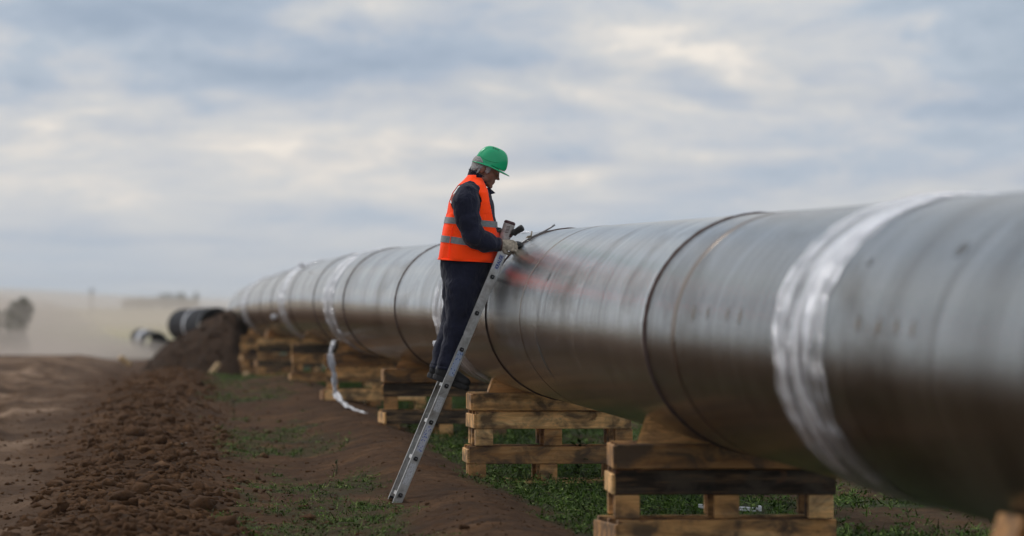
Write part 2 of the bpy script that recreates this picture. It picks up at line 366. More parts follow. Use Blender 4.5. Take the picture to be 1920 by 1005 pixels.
def ground_fields(x, y):
    u = x - axx(y)
    bl = np.clip((-u - 3.2) / 1.5, 0, 1)
    h = np.interp(y, PROF[:, 0], PROF[:, 1]) * (1 - bl) + np.interp(y, PROFL[:, 0], PROFL[:, 1]) * bl
    near = np.clip((170 - y) / 40, 0, 1)
    wu = u - wind_u(y) + .35 * fbm(x * .9, y * .5, 3, 13); wn_ = np.exp(-(wu / .62) ** 2) * np.clip((135 - y) / 20, 0, 1)
    nz = fbm(x * 1.1, y * .55, 4, 3)
    h = h + wn_ * (.13 + .06 * nz) * near
    hu = u - hump_u(y); hn = np.exp(-(hu / .5) ** 2) * np.clip((105 - y) / 20, 0, 1)
    h = h + hn * (.15 + .07 * fbm(x * .9, y * .35, 3, 9)) * near
    h = h + near * (.035 * fbm(x * 1.7, y * 1.0, 4, 21) + .010 * fbm(x * 9, y * 7, 3, 31) + .012 * fbm(x * 21 + 3 * fbm(x, y, 2, 5), y * 9, 3, 35))
    road = np.clip((-u - 3.5 + .5 * fbm(x * 1.2, y * .4, 3, 41)) / .5, 0, 1)
    wob = .25 * fbm(y * .12, y * .0 + 3, 2, 91)
    for ru in (-4.55, -5.15, -6.35): h = h - near * road * (.055 * np.exp(-((u - ru - wob) / .13) ** 2) - .03 * np.exp(-((np.abs(u - ru - wob) - .24) / .08) ** 2)) * (.6 + .4 * np.sign(np.sin(y * 9 + u * 6)))
    h = h + near * road * .045 * fbm(x * 3.5, y * .9, 4, 51)
    clo = np.clip(wn_ * 1.3 + .15, 0, 1) * near * (1 - .5 * road)
    h = h + clo * (.030 * fbm(x * 14, y * 12, 3, 61, .6) + .035 * np.abs(fbm(x * 5, y * 4, 3, 63)))
    dip = np.exp(-((x + .80) / .5) ** 2 - ((y - 39.6) / 1.6) ** 2); h = h - dip * np.clip(h + 1.385, 0, 1)      # worn hollow where the ladder stands
    # grass cover
    g = fbm(x * .8 + 4, y * .33, 4, 71)
    right = np.clip((hu - .38 + .35 * fbm(x * 1.5, y * .7, 3, 77)) / .25, 0, 1)
    far_right = np.clip((u - 1.05) / .4, 0, 1)
    right = right * (1 - far_right * np.clip((.20 - fbm(x * .9, y * .5, 3, 79)) * 3, 0, .85))
    mid = (wu > .55) & (hu < -.25)
    g2 = fbm(x * 2.6, y * .9, 3, 73)
    leftp = np.where(mid, np.clip((g * .7 + g2 * .55 + .035) * 3.5, 0, .9), 0) * np.clip((wu - .45) / .3, 0, 1) * np.clip((-.2 - hu) / .3, 0, 1)
    band = np.clip((y - 75) / 25, 0, 1) * ((wu > .5) & (hu < .2)) * np.clip((g + .25) * 4, 0, 1)
    gr = np.clip(np.maximum(np.maximum(right, leftp), band), 0, 1)
    gr = np.maximum(gr, np.clip((y - 215) / 20, 0, 1) * np.clip((u + 7) / 2, 0, 1))
    gr = np.maximum(gr, np.clip((-u - 13) / 3, 0, 1) * np.clip((190 - y) / 20, 0, 1)); road = road * (1 - np.clip((-u - 13) / 3, 0, 1))
    fld = np.clip((y - 330) / 80, 0, 1)
    return h, road * (1 - fld), gr * np.clip((400 - y) / 60, 0, 1), fld
def make_ground():
    ys = [(-30 + 6 * i) for i in range(9)] + list(np.arange(24, 29, .25)) + list(np.arange(29, 58, .05)) + list(np.arange(58, 90, .1)) + list(np.arange(90, 180, .35))
    y = 180.0
    while y < 9000: ys.append(y); y *= 1.035
    ys = np.array(ys)
    cols = np.concatenate([[-1.0, -.5, -.25, -.12, -.06], np.linspace(-.036, .036, 0)]) if False else None
    us = np.concatenate([-np.geomspace(9000, 9, 26), np.arange(-8.6, -5.2, .22), np.arange(-5.2, 4.4, .036), np.arange(4.4, 9, .3), np.geomspace(9, 9000, 24)])
    X = us[None, :] + axx(ys)[:, None] * np.ones((1, len(us)))
    Yg = ys[:, None] * np.ones((1, len(us)))
    H, rd, gr, fl = ground_fields(X, Yg)
    V = np.stack([X, Yg, H + CH], -1).reshape(-1, 3)
    n = len(us); i = np.arange(len(ys) - 1)[:, None] * n + np.arange(n - 1)[None, :]
    F = np.stack([i, i + 1, i + n + 1, i + n], -1).reshape(-1, 4)
    o = np_mesh('ground', V, F, G['ground'], smooth=True, attrs=dict(road=rd, grass=gr * np.where(Yg < 120, .42 + .4 * np.clip((X - axx(Yg) - hump_u(Yg)), 0, 1), 1), field=fl))
    o['kind'] = 'structure'
make_ground()
def gz(x, y): return float(ground_fields(np.array([float(x)]), np.array([float(y)]))[0][0]) + CH

# ------------------------------------------------------------------ far field: haze, dust, trees
def haze_box():
    bm = bmesh.new(); box_bm(bm, (0, 4380, 4.5), (18400, 9400, 17))
    o = bm_obj('haze', bm); m = M('haze_air'); m.N.remove(m.b)
    v = m.node('ShaderNodeVolumePrincipled'); v.inputs['Color'].default_value = (.93, .93, .95, 1); v.inputs['Density'].default_value = .00013
    m.L.new(v.outputs[0], m.o.inputs['Volume']); o.data.materials.append(m.m)
    tag(o, 'thin pale haze lying over the whole plain', 'haze', kind='stuff')
haze_box()
def dust(name, c, r, dens, label, seed):
    V, F = [], []; ell_geo(V, F, (0, 0, 0), (1, 1, 1), nu=40, nv=24)
    rs = np.random.default_rng(seed)
    V2 = []
    for v in V:
        k = 1 + .16 * math.sin(3 * v.x + seed) * math.cos(4 * v.y) + .10 * math.sin(7 * v.x + 2 * v.z + seed) * math.cos(6 * v.z)
        V2.append((v.x * r[0] * k, v.y * r[1] * k, v.z * r[2] * k))
    o = mesh_obj(name, V2, F, smooth=True); weld(o); o.location = c
    m = M(name + '_volume'); m.N.remove(m.b); v = m.node('ShaderNodeVolumePrincipled')
    v.inputs['Color'].default_value = (.82, .73, .65, 1); v.inputs['Density'].default_value = dens
    m.L.new(v.outputs[0], m.o.inputs['Volume']); o.data.materials.append(m.m)
    tag(o, label, 'dust', kind='stuff')
dust('dust_cloud', (-26.5, 262, -1.4), (9.0, 60, 3.3), .030, 'brown dust cloud hanging over the dirt road at far left', 1)
dust('dust_cloud', (-78, 660, -2.0), (58, 190, 6.5), .0046, 'pale dust drifting across the field behind the far pipes', 4)
dust('dust_cloud', (-16.6, 204, -1.0), (6.2, 30, 1.5), .028, 'low dense dust just above the end of the road', 9)

def leaf_cloud(name, blobs, nleaf, size, mat, parent=None, seed=0):
    rs = np.random.default_rng(seed); Vs, Fs, A = [], [], []
    k = 0
    tot = sum(b[3] * b[4] * b[5] for b in blobs)
    for (x, y, z, rx, ry, rz) in blobs:
        n = int(nleaf * rx * ry * rz / tot)
        d = rs.normal(size=(n, 3)); d /= np.linalg.norm(d, axis=1)[:, None]; d *= (rs.random((n, 1)) ** .4)
        c = d * np.array([rx, ry, rz]) + np.array([x, y, z])
        a = rs.normal(size=(n, 3)); a /= np.linalg.norm(a, axis=1)[:, None]; b = rs.normal(size=(n, 3)); b -= a * (a * b).sum(1)[:, None]; b /= np.linalg.norm(b, axis=1)[:, None]
        s = size * (.6 + .8 * rs.random((n, 1)))
        Vs.append(np.stack([c - a * s, c + b * s * .5, c + a * s, c - b * s * .5], 1).reshape(-1, 3)); A.append(np.repeat(rs.random(n), 4))
    V = np.concatenate(Vs); F = np.arange(len(V)).reshape(-1, 4)
    return np_mesh(name, V, F, mat, parent, attrs=dict(leaf=np.concatenate(A)))
def shrub(name, px, d, wpx, top_py, label, seed):
    x = (px - 960) * d / FPX; z0 = gz(x, d); top = CH + (578 - top_py) * d / FPX; h = top - z0; ww = wpx * d / FPX / 2
    t = empty(name, (x, d, z0)); rs = random.Random(seed)
    tag(t, label, 'tree', 'small trees beside the dusty road')
    V, F = [], []
    tube_geo(V, F, [(0, 0, -.1), (.05, 0, h * .3), (-.04, .05, h * .6)], [.09, .07, .04], 8, Vector((0, 1, 0)))
    for q in range(4):
        a = rs.random() * 6.28; tube_geo(V, F, [(0, 0, h * .25), (math.cos(a) * ww * .4, math.sin(a) * ww * .4, h * .5), (math.cos(a) * ww * .7, math.sin(a) * ww * .6, h * .75)], [.05, .03, .015], 6)
    mesh_obj('trunk', V, F, G['bark'], t, True)
    bl = [(rs.uniform(-.5, .5) * ww, rs.uniform(-.5, .5) * ww, h * rs.uniform(.08, .85), ww * rs.uniform(.4, .65), ww * .5, h * rs.uniform(.14, .26)) for _ in range(14)]
    leaf_cloud('crown', bl, 2600, .09, G['tree'], t, seed)
shrub('roadside_tree', 34, 262, 60, 560, 'low round tree blurred by dust at the left end of the road', 3)
shrub('roadside_tree', -30, 250, 150, 572, 'tree cut off by the left edge of the photo, behind the dust', 5)
def treeline():
    rs = random.Random(5); bl = []
    D = 3400; k = D / FPX
    for i in range(46):
        px = rs.choice([rs.uniform(234, 262), rs.uniform(268, 345), rs.uniform(300, 330), rs.uniform(335, 362)]); hh = rs.uniform(8, 25) * (1.25 if 295 < px < 360 else .9)
        x = (px - 960) * k; d = D + rs.uniform(-60, 60); z = gz(x, d)
        bl.append((x, d, z + hh * k * .5, rs.uniform(4, 9) * k, 4 * k, hh * k * .55))
    o = leaf_cloud('distant_wood', bl, 26000, .38, G['tree'], None, 2)
    tag(o, 'far grey-green belt of trees on the horizon left of the pipeline', 'trees', kind='stuff')
treeline()
def pole():
    d = 1500; x = (172 - 960) * d / FPX; z = gz(x, d); h = CH + (578 - 541) * d / FPX - z
    t = tag(empty('utility_pole', (x, d, z)), 'faint utility pole standing on the horizon at left', 'pole')
    V, F = [], []; tube_geo(V, F, [(0, 0, -.3), (0, 0, h)], [.28, .2], 10); mesh_obj('post', V, F, G['bark'], t, True)
    bm = bmesh.new(); box_bm(bm, (0, -.05, h - .7), (2.6, .16, .18)); bm_obj('crossarm', bm, G['bark'], t)
pole()

# ------------------------------------------------------------------ pipe segments
def pipe_geo(ds, axf, r, seg=96, ripple=0.0, seed=0, a0=0, a1=2 * math.pi, ripfun=None):
    V, F, UV = [], [], []
    C = [Vector(axf(d)) for d in ds]; s = 0; closed = abs((a1 - a0) - 2 * math.pi) < 1e-6; n = seg if closed else seg + 1
    S_ = []
    for i, c in enumerate(C):
        if i: s += (C[i] - C[i - 1]).length
        S_.append(s)
        t = (C[min(i + 1, len(C) - 1)] - C[max(i - 1, 0)]).normalized(); a = Vector((t.y, -t.x, 0)).normalized(); b = a.cross(t)
        if b.z < 0: b = -b
        for k in range(n):
            q = a0 + (a1 - a0) * k / seg
            rr = r + (ripfun(i, q) if ripfun else 0)
            V.append(c + a * (rr * math.cos(q)) + b * (rr * math.sin(q)))
    for i in range(len(C) - 1):
        for k in range(seg):
            k2 = (k + 1) % n if closed else k + 1
            F.append((i * n + k, (i + 1) * n + k, (i + 1) * n + k2, i * n + k2))
            UV.append(((S_[i] , k), (S_[i + 1], k), (S_[i + 1], k + 1), (S_[i], k + 1)))
    return V, F, UV, (a0, (a1 - a0) / seg)
def pipe_mesh(name, ds, axf, r, mat, parent, seg=96, u0=0.0, **k):
    V, F, UV, (q0, dq) = pipe_geo(ds, axf, r, seg, **k)
    o = mesh_obj(name, V, F, mat, parent, True)
    uvl = o.data.uv_layers.new(name='UVMap'); j = 0
    rr = PR
    for f in UV:
        for (s, kk) in f: uvl.data[j].uv = (s + u0, (q0 + dq * kk) * rr); j += 1
    return o
line = empty('pipeline', tuple(axis(28.9)[:2]) + (0,)); line.location = (0, 0, 0)
tag(line, 'long grey steel pipeline of welded lengths resting on the pallet stacks', 'pipeline')
JOINTS = [4, 17.0, 28.9, 40.5, 53.0, 62.6, 72.5, 84.0, 96, 104.5, 116, 130, 146, 158]
for i in range(len(JOINTS) - 1):
    a, b = JOINTS[i] + .012, JOINTS[i + 1] - .012
    ds = [a, a + .03] + list(np.linspace(a + .25, b - .25, 14)) + [b - .03, b]
    sg = pipe_mesh('pipe_segment', ds, axis, PR, G['pipe'], line, 128 if i < 4 else 72, u0=i * 31.7)
    k = (.77, .77, .96, .96, .95, .95, .97, .95, .98, .95, .97, .95, .97)[i]; wv = (0, 0, .01, .01, .02, .03, .04, .05, .05, .06, .06, .06, .06)[i]; sg.color = (k + wv, k, k - wv, 1)
for i, j in enumerate(JOINTS[1:-1]):
    sw = (.14, .19, .09, .12, .16, .2, .16, .2, .16, .2, .2, .2)[i]
    def rf(k, q): return (-.004, .002, .003, .009, .003, .002, -.004)[k] + .0016 * math.sin(q * 37 + i) * math.sin(q * 11)
    pipe_mesh('weld_seam', [j - sw / 2, j - sw / 2 + .004, j - .012, j, j + .012, j + sw / 2 - .004, j + sw / 2], axis, PR, G['seam'], line, 160, ripfun=rf)
# second, finer lap lines on the lengths (edge of the coating)
def collar(d, wd, mat, name='sleeve_edge', off=.003):
    def rf(k, q): return (-.002, off, off, -.002)[k]
    return pipe_mesh(name, [d - wd / 2, d - wd / 2 + .004, d + wd / 2 - .004, d + wd / 2], axis, PR, mat, line, 128, ripfun=rf)
sl = M('sleeve_tint'); sl.set(Base_Color=(.30, .26, .23), Metallic=1.0, Roughness=.25, **{'Specular_Tint': (.60, .55, .51)})
collar(27.5, .22, sl.m, off=.0012); collar(37.3, .07, sl.m, off=.0008); collar(67.4, .09, G['seam'], 'lap_band')
# paint ticks and smudges on the nearest lengths: curved patches on the shell
def patch(d0, d1, q0, q1, mat, name):
    V, F, UV, _ = pipe_geo(list(np.linspace(d0, d1, 7)), axis, PR + .0016, 6, a0=q0, a1=q1)
    o = mesh_obj(name, V, F, mat, line, True); uvl = o.data.uv_layers.new(name='UVMap'); j = 0; s1 = max(u for f in UV for (u, k) in f)
    for f in UV:
        for (u, k) in f: uvl.data[j].uv = (u / s1, k / 6); j += 1
    return o
def mat_mark(name, col, al):
    m = M(name); uv = m.node('ShaderNodeUVMap').outputs[0]; sp_ = m.node('ShaderNodeSeparateXYZ'); m.L.new(uv, sp_.inputs[0])
    a = m.math('SUBTRACT', sp_.outputs[0], .5); b = m.math('SUBTRACT', sp_.outputs[1], .5)
    r = m.math('SQRT', m.math('ADD', m.math('MULTIPLY', a, a), m.math('MULTIPLY', b, b)))
    r = m.math('ADD', r, m.math('MULTIPLY', m.math('SUBTRACT', m.noise(m.coord('World', (9, 9, 9)), 1, 4, .6), .5), .5))
    m.set(Base_Color=col, Roughness=.6, Alpha=m.ramp(r, [(.16, al), (.44, 0.0)])); return m.m
G['rust'] = mat_mark('brown_paint_mark_soft', (.17, .12, .07), .75); G['smudge'] = mat_mark('dark_smudge_soft', (.04, .038, .04), .8)
# q is measured from the axis' right-hand side upwards; the camera sees q about pi
for k, d in enumerate((20.9, 20.35, 19.9, 19.5, 25.2, 24.7, 26.0, 26.6)):
    patch(d, d + (.13 if k < 4 else .11), math.pi - .28, math.pi - .14 + .02 * (k % 2), G['rust'], 'paint_mark')
patch(19.2, 19.45, math.pi - .78, math.pi - .62, G['smudge'], 'smudge')
patch(21.3, 21.45, math.pi - .66, math.pi - .58, G['smudge'], 'smudge')
patch(35.6, 35.78, math.pi - .52, math.pi - .40, G['smudge'], 'smudge')
patch(35.9, 36.1, math.pi + .05, math.pi + .75, G['smudge'], 'smudge')

# ------------------------------------------------------------------ plastic film wrapped round the pipe
def film_wrap(d0, d1, seed, label, amp=.012):
    rs = np.random.default_rng(seed); ds = list(np.linspace(d0, d1, 22)); ph = rs.random(6) * 6.28
    def rf(i, q):
        e = math.sin(math.pi * i / 21) ** .35
        f = math.sin(i * 1.9 + 1.3 * math.sin(q * 2 + ph[0]) + ph[1]) * .5 + math.sin(i * .8 + 2.1 * math.sin(q * 1.3 + ph[2])) * .6 + .4 * math.sin(i * 3.7 + q * 1.1 + ph[3])
        return .006 + amp * e * (1 + f) * (.7 + .3 * math.sin(q * 5 + ph[4]))
    t = pipe_mesh('plastic_film', ds, axis, PR, G['film'], None, 150, ripfun=rf, u0=seed * 13.0)
    L_ = d1 - d0; nv = 150
    for i in range(22):
        e = (i - 10.5) / 10.5
        for k in range(nv):
            q = 2 * math.pi * k / nv; sh = L_ * .034 * (math.sin(q * 3 + ph[0]) + .6 * math.sin(q * 7 + ph[1]) + .5 * math.sin(q * 17 + ph[2] + e) + .4 * math.sin(q * 31 + ph[3])) * abs(e) ** 1.5
            t.data.vertices[i * nv + k].co.y += sh; t.data.vertices[i * nv + k].co.x -= sh * .073
    return tag(t, label, 'film', 'bands of clear film wrapped round the pipeline')
film_wrap(21.9, 23.5, 3, 'widest band of wrinkled clear film, round the pipe at the right, nearest the camera', .010)
film_wrap(44.6, 46.9, 5, 'clear film round the pipe directly behind the worker on the ladder')
film_wrap(65.2, 68.6, 7, 'clear film round the pipe above the long hanging strip of plastic')
film_wrap(87.0, 91.0, 8, 'clear film round the pipe above the dark-planked pallets, second from the far end')
film_wrap(118, 124, 9, 'farthest band of film, round the pipe just before the soil heap')
def ribbon(name, pts, wd, label, cat, seed, mat=None, n=40):
    rs = np.random.default_rng(seed); pts = np.array([tuple(p) for p in pts]); t = np.linspace(0, 1, len(pts)); tt = np.linspace(0, 1, n)
    C = np.stack([np.interp(tt, t, pts[:, k]) for k in range(3)], -1)
    for _ in range(3): C[1:-1] = (C[:-2] + 2 * C[1:-1] + C[2:]) / 4
    V, F = [], []; m_ = 9
    for i in range(n):
        wv = wd * (.6 + .5 * abs(math.sin(i * .45 + seed)) ** 1.5); an = .9 * math.sin(i * .23 + seed)
        for j in range(m_):
            s = (j / (m_ - 1) - .5) * wv
            V.append((C[i, 0] + s * math.cos(an) + rs.normal() * .004, C[i, 1] + s * math.sin(an) + .03 * math.sin(j * 1.7 + i * .5), C[i, 2] + rs.normal() * .006 + .01 * math.sin(j * 2.3 + i)))
    for i in range(n - 1):
        for j in range(m_ - 1): a = i * m_ + j; F.append((a, a + 1, a + m_ + 1, a + m_))
    o = mesh_obj(name, V, F, mat or G['white'], None, True); tag(o, label, cat); return o
d = 66.0
def PG(px, py, d):
    p = P(px, py, d); p.z = gz(p.x, d) + .03; return p
ribbon('film_strip', [P(627, 638, d), P(618, 665, d - .2), P(626, 700, d - .2), P(628, 735, d - .2), P(640, 754, d - 1.6), P(661, 767, d - 3.2), P(684, 776, d - 4.2)], .085,
       'long white strip of loose plastic film hanging from the pipe past the pallets', 'plastic strip', 4)
def tatter(px, py, d, s, label, seed):
    rs = np.random.default_rng(seed); V, F = [], []; ell_geo(V, F, (0, 0, 0), (s, s * .6, s * .7), nu=12, nv=8)
    V = [v * (1 + .55 * (rs.random() - .5)) for v in V]; o = mesh_obj('film_tatter', V, F, G['white'], None, False); weld(o); o.location = P(px, py, d)
    tag(o, label, 'plastic scrap')
tatter(819, 644, 45.9, .035, 'crumpled white film end beside the trousers of the worker', 1)
tatter(514, 594, 92.5, .055, 'small round white scrap of film stuck on the far part of the pipe', 2)
tatter(566, 497, 80.5, .045, 'bright scrap of film on the top edge of the far pipe', 3)

# ------------------------------------------------------------------ black coated pipes further on
def far_pipe(name, A, B, label, marks):
    A = Vector(A); B = Vector(B)
    axf = lambda t: tuple(A.lerp(B, t))
    t = tag(empty(name, (0, 0, 0)), label, 'pipe', 'black coated pipes lying beyond the soil heap')
    body = pipe_mesh('pipe_shell', list(np.linspace(0, 1, 12)), axf, PR, G['black'], t, 64)
    inn = pipe_mesh('pipe_bore', [0.0, .5, 1.0], axf, PR - .02, G['black'], t, 48)
    for e in (0, 1):
        def rf(i, q): return (0.0, -.02)[i]
        V, F = [], []
        pipe_mesh('pipe_rim', [e, e + (1e-4 if e == 0 else -1e-4)], axf, PR, G['bare'], t, 64, ripfun=rf)
    for (a, b, mt, nm) in marks:
        pipe_mesh(nm, [a, (a + b) / 2, b], axf, PR + .012, G[mt], t, 64)
far_pipe('coated_pipe', (-9.5, 183, CH - .57), (-12.35, 214, CH - .64), 'larger black pipe with a pale strap, half buried behind the soil heap', [(.42, .47, 'band', 'strap')])
far_pipe('coated_pipe', (-18.6, 298, CH - 1.84), (-22.4, 343, CH - 1.84), 'farthest black pipe with a pale bare section, beside the road', [(.40, .62, 'bare', 'bare_section')])

# ------------------------------------------------------------------ pallets
def board(name, cx, cy, cz, sx, sy, sz, mat, parent, rot=0.0, bev=.004):
    key = (round(sx, 3), round(sy, 3), round(sz, 3), mat)
    if key not in board.cache:
        bm = bmesh.new(); box_bm(bm, (0, 0, 0), (sx, sy, sz), bev=bev); o = bm_obj(name, bm, G[mat]); board.cache[key] = o.data; bpy.data.objects.remove(o)
    o = bpy.data.objects.new(name, board.cache[key]); COL.objects.link(o); o.parent = parent; o.location = (cx, cy, cz); o.rotation_euler = (0, 0, rot); return o
board.cache = {}
def frame_pallet(loc, rz, label, rs, dark=False, hp=.137):
    """edge-on timber frame: three long planks on edge with cross boards"""
    t = tag(empty('timber_crib', loc, rz), label, 'timber crib', 'wooden pallets stacked under the pipeline')
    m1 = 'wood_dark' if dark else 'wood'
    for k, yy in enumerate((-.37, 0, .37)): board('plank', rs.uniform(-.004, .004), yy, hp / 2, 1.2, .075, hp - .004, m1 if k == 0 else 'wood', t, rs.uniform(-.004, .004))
    for k, xx in enumerate((-.607, .607)): board('end_board', xx, .0, hp / 2 - .004, .022, .8, hp - .012, 'wood', t)
    return t
def block_pallet(loc, rz, label, rs, dark=False, hp=.137, hb=.128, foot=False):
    t = tag(empty('pallet', loc, rz), label, 'pallet', 'wooden pallets stacked under the pipeline')
    z = .022 if foot else 0
    if foot:
        for yy in (-.35, 0, .35): board('bottom_board', 0, yy, .011, 1.2, .1, .021, 'wood', t)
    for yy in (-.345, 0, .345):
        for xx in (-.53, 0, .53): board('block', xx + rs.uniform(-.012, .012), yy + rs.uniform(-.01, .01), z + hb / 2, .135, .10, hb - .003, 'wood', t, rs.uniform(-.03, .03))
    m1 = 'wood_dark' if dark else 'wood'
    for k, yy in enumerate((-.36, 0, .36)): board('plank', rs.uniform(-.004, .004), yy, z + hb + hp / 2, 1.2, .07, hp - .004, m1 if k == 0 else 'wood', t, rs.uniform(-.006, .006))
    board('end_board', -.607, 0, z + hb + hp / 2 - .01, .02, .8, hp - .03, 'wood', t)
    return t
def wedge(loc, rz, side, label, rs):
    V = []; pr = [(0, 0), (.40, 0), (.40, .012), (.085, .145), (.05, .15)]
    for yy in (-.20, .20):
        for (a, b) in pr: V.append((side * a, yy, b))
    n = len(pr); F = [tuple(range(n)), tuple(range(2 * n - 1, n - 1, -1))] + [(i, n + i, n + (i + 1) % n, (i + 1) % n) for i in range(n)]
    if side < 0: F = [f[::-1] for f in F]
    o = mesh_obj('timber_wedge', V, F, G['wood']); weld(o); o.location = loc; o.rotation_euler = (0, 0, rz)
    tag(o, label, 'wedge', 'wooden wedges chocking the pipeline')
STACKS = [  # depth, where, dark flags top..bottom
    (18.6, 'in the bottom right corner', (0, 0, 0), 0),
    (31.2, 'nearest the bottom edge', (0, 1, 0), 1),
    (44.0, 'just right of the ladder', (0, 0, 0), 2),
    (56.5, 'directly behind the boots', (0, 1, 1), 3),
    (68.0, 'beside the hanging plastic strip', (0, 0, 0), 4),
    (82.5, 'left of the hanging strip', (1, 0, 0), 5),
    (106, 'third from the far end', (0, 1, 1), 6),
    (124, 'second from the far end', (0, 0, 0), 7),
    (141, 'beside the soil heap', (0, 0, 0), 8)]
for (d, where, dk, si) in STACKS:
    rs = random.Random(si * 7 + 1); a = axis(d); t = axis(d + 1) - axis(d - 1); rz = math.atan2(t[1], t[0]) - math.pi / 2
    rz = rz * .5
    top = a[2] - PR - .012
    if si == 1: top += .0
    x0 = a[0] + {1: .045, 2: .11, 3: .09}.get(si, 0); g = min(gz(x0 + s, d - .4) for s in (-.5, 0, .5))
    hp, hb = .137, .128
    z = top - hp; nm = ('top', 'middle', 'bottom')
    frame_pallet((x0, d, z), rz + rs.uniform(-.02, .02), 'timber crib topping the pallet stack ' + where, rs, dk[0])
    k = 1; z -= .004
    while z - (hp + hb) > g - .10 and k < 4:
        foot = (z - (hp + hb) * 2) <= g - .10
        z -= hp + hb + (.022 if foot else 0)
        word = 'second pallet from the top' if k == 1 else ('third pallet from the top' if k == 2 else 'fourth pallet from the top')
        if foot: word = 'bottom pallet'
        block_pallet((x0 + rs.uniform(-.02, .02) - (.03 if k == 2 else 0), d + rs.uniform(-.03, .03), z), rz + rs.uniform(-.05, .05) + (.06 if k == 2 else 0), word + ' of the stack ' + where, rs, dk[min(k, 2)], foot=foot)
        z -= .004; k += 1
    if z > g - .02:   # packing boards down to the soil
        h = z - g + .06
        tq = tag(empty('packing_timber', (x0, d, z - h), rz), 'packing timbers under the stack ' + where, 'timber', 'packing timbers under the stacks')
        for xx in (-.5, 0, .5): board('plank', xx, 0, h / 2, .14, .8, round(h, 2), 'wood', tq)
    wedge((x0 - .47, d - .10, top), rz + rs.uniform(-.08, .08), 1, 'wooden wedge under the left of the pipe on the stack ' + where, rs)
    wedge((x0 + .47, d - .05, top), rz, -1, 'wooden wedge under the right of the pipe on the stack ' + where, rs)

# ------------------------------------------------------------------ clods
def ico(sub):
    bm = bmesh.new(); bmesh.ops.create_icosphere(bm, subdivisions=sub, radius=1)
    V = np.array([v.co[:] for v in bm.verts]); F = np.array([[v.index for v in f.verts] for f in bm.faces]); bm.free(); return V, F
def scatter(name, pts, size, templ, mat, label, cat, flat=(.45, .85)):
    n = len(pts); Vs = []; Fs = []; off = 0
    rs = rng
    for k in range(len(templ)):
        idx = np.arange(k, n, len(templ)); TV, TF = templ[k]
        m = len(idx); a = rs.random(m) * 6.28; tl = rs.normal(size=m) * .4
        s = size[idx]; sx = s * (.75 + .7 * rs.random(m)); sy = s * (.75 + .6 * rs.random(m)); sz = s * (flat[0] + (flat[1] - flat[0]) * rs.random(m))
        v = TV[None] * np.stack([sx, sy, sz], -1)[:, None, :]
        c, q = np.cos(tl)[:, None], np.sin(tl)[:, None]; v = np.stack([v[..., 0] * c + v[..., 2] * q, v[..., 1], -v[..., 0] * q + v[..., 2] * c], -1)
        c, q = np.cos(a)[:, None], np.sin(a)[:, None]; v = np.stack([v[..., 0] * c - v[..., 1] * q, v[..., 0] * q + v[..., 1] * c, v[..., 2]], -1)
        v = v + pts[idx][:, None, :]
        F = TF[None] + (np.arange(m) * len(TV))[:, None, None] + off; off += m * len(TV)
        Vs.append(v.reshape(-1, 3)); Fs.append(F.reshape(-1, 3))
    o = np_mesh(name, np.concatenate(Vs), np.concatenate(Fs), mat)
    return tag(o, label, cat, kind='stuff')
def lump(sub, seed):
    rs = np.random.default_rng(seed); bm = bmesh.new()
    for _ in range(11 if sub < 2 else 26):
        v = rs.normal(size=3); v /= np.linalg.norm(v); v *= rs.uniform(.65, 1.25); bm.verts.new(v)
    r = bmesh.ops.convex_hull(bm, input=bm.verts); bmesh.ops.delete(bm, geom=[g for g in r['geom_interior'] if isinstance(g, bmesh.types.BMVert)], context='VERTS')
    bmesh.ops.triangulate(bm, faces=bm.faces); bm.verts.index_update()
    V = np.array([v.co[:] for v in bm.verts]); F = np.array([[v.index for v in f.verts] for f in bm.faces]); bm.free(); return V, F
# ------------------------------------------------------------------ soil heap
def heap():
    n = 90; xs = np.linspace(-2.2, 1.7, n); ys = np.linspace(-3.4, 8, n); X, Y = np.meshgrid(xs, ys)
    cx0, cy0 = -6.75, 128.0
    r = np.sqrt((np.where(X > .45, (X - .45) / .8, (X - .45) / 2.2)) ** 2 + (np.where(Y < 0, Y / 3.0, Y / 7.0)) ** 2)
    Hh = np.clip(1 - r, 0, 1) ** .85 * 1.62
    Hh += (.16 * fbm(X * 1.6, Y * 1.2, 4, 5) + .07 * fbm(X * 7, Y * 5, 3, 6)) * np.clip(Hh * 3, 0, 1)
    gx = X + cx0; gy = Y + cy0; g = ground_fields(gx, gy)[0] + CH
    V = np.stack([gx, gy, g - .06 + Hh], -1).reshape(-1, 3); i = np.arange(n - 1)[:, None] * n + np.arange(n - 1)[None, :]
    F = np.stack([i, i + 1, i + n + 1, i + n], -1).reshape(-1, 4)
    m = M('moist_dug_soil'); c = m.coord('World'); n2 = m.noise(c, 6, 7, .68)
    m.set(Base_Color=m.ramp(n2, [(.32, (.022, .013, .007)), (.55, (.048, .026, .014)), (.75, (.085, .048, .028))]), Roughness=.95, **{'Specular_IOR_Level': .15}); m.bump(n2, .9, .06)
    o = np_mesh('soil_heap', V, F, m.m, smooth=False)
    k = rng.integers(0, len(V), 1500); kk = k[Hh.ravel()[k] > .08]; pts = V[kk] + rng.normal(size=(len(kk), 3)) * .03
    lo = scatter('heap_clods', pts, .015 + .06 * rng.random(len(kk)) ** 3, [lump(1, q) for q in range(50, 56)], m.m, None, None); lo.parent = o; del lo['kind']; lo['kind'] = 'stuff'
    tag(o, 'tall dark heap of dug soil at the far left end of the pipeline', 'soil heap')
heap()

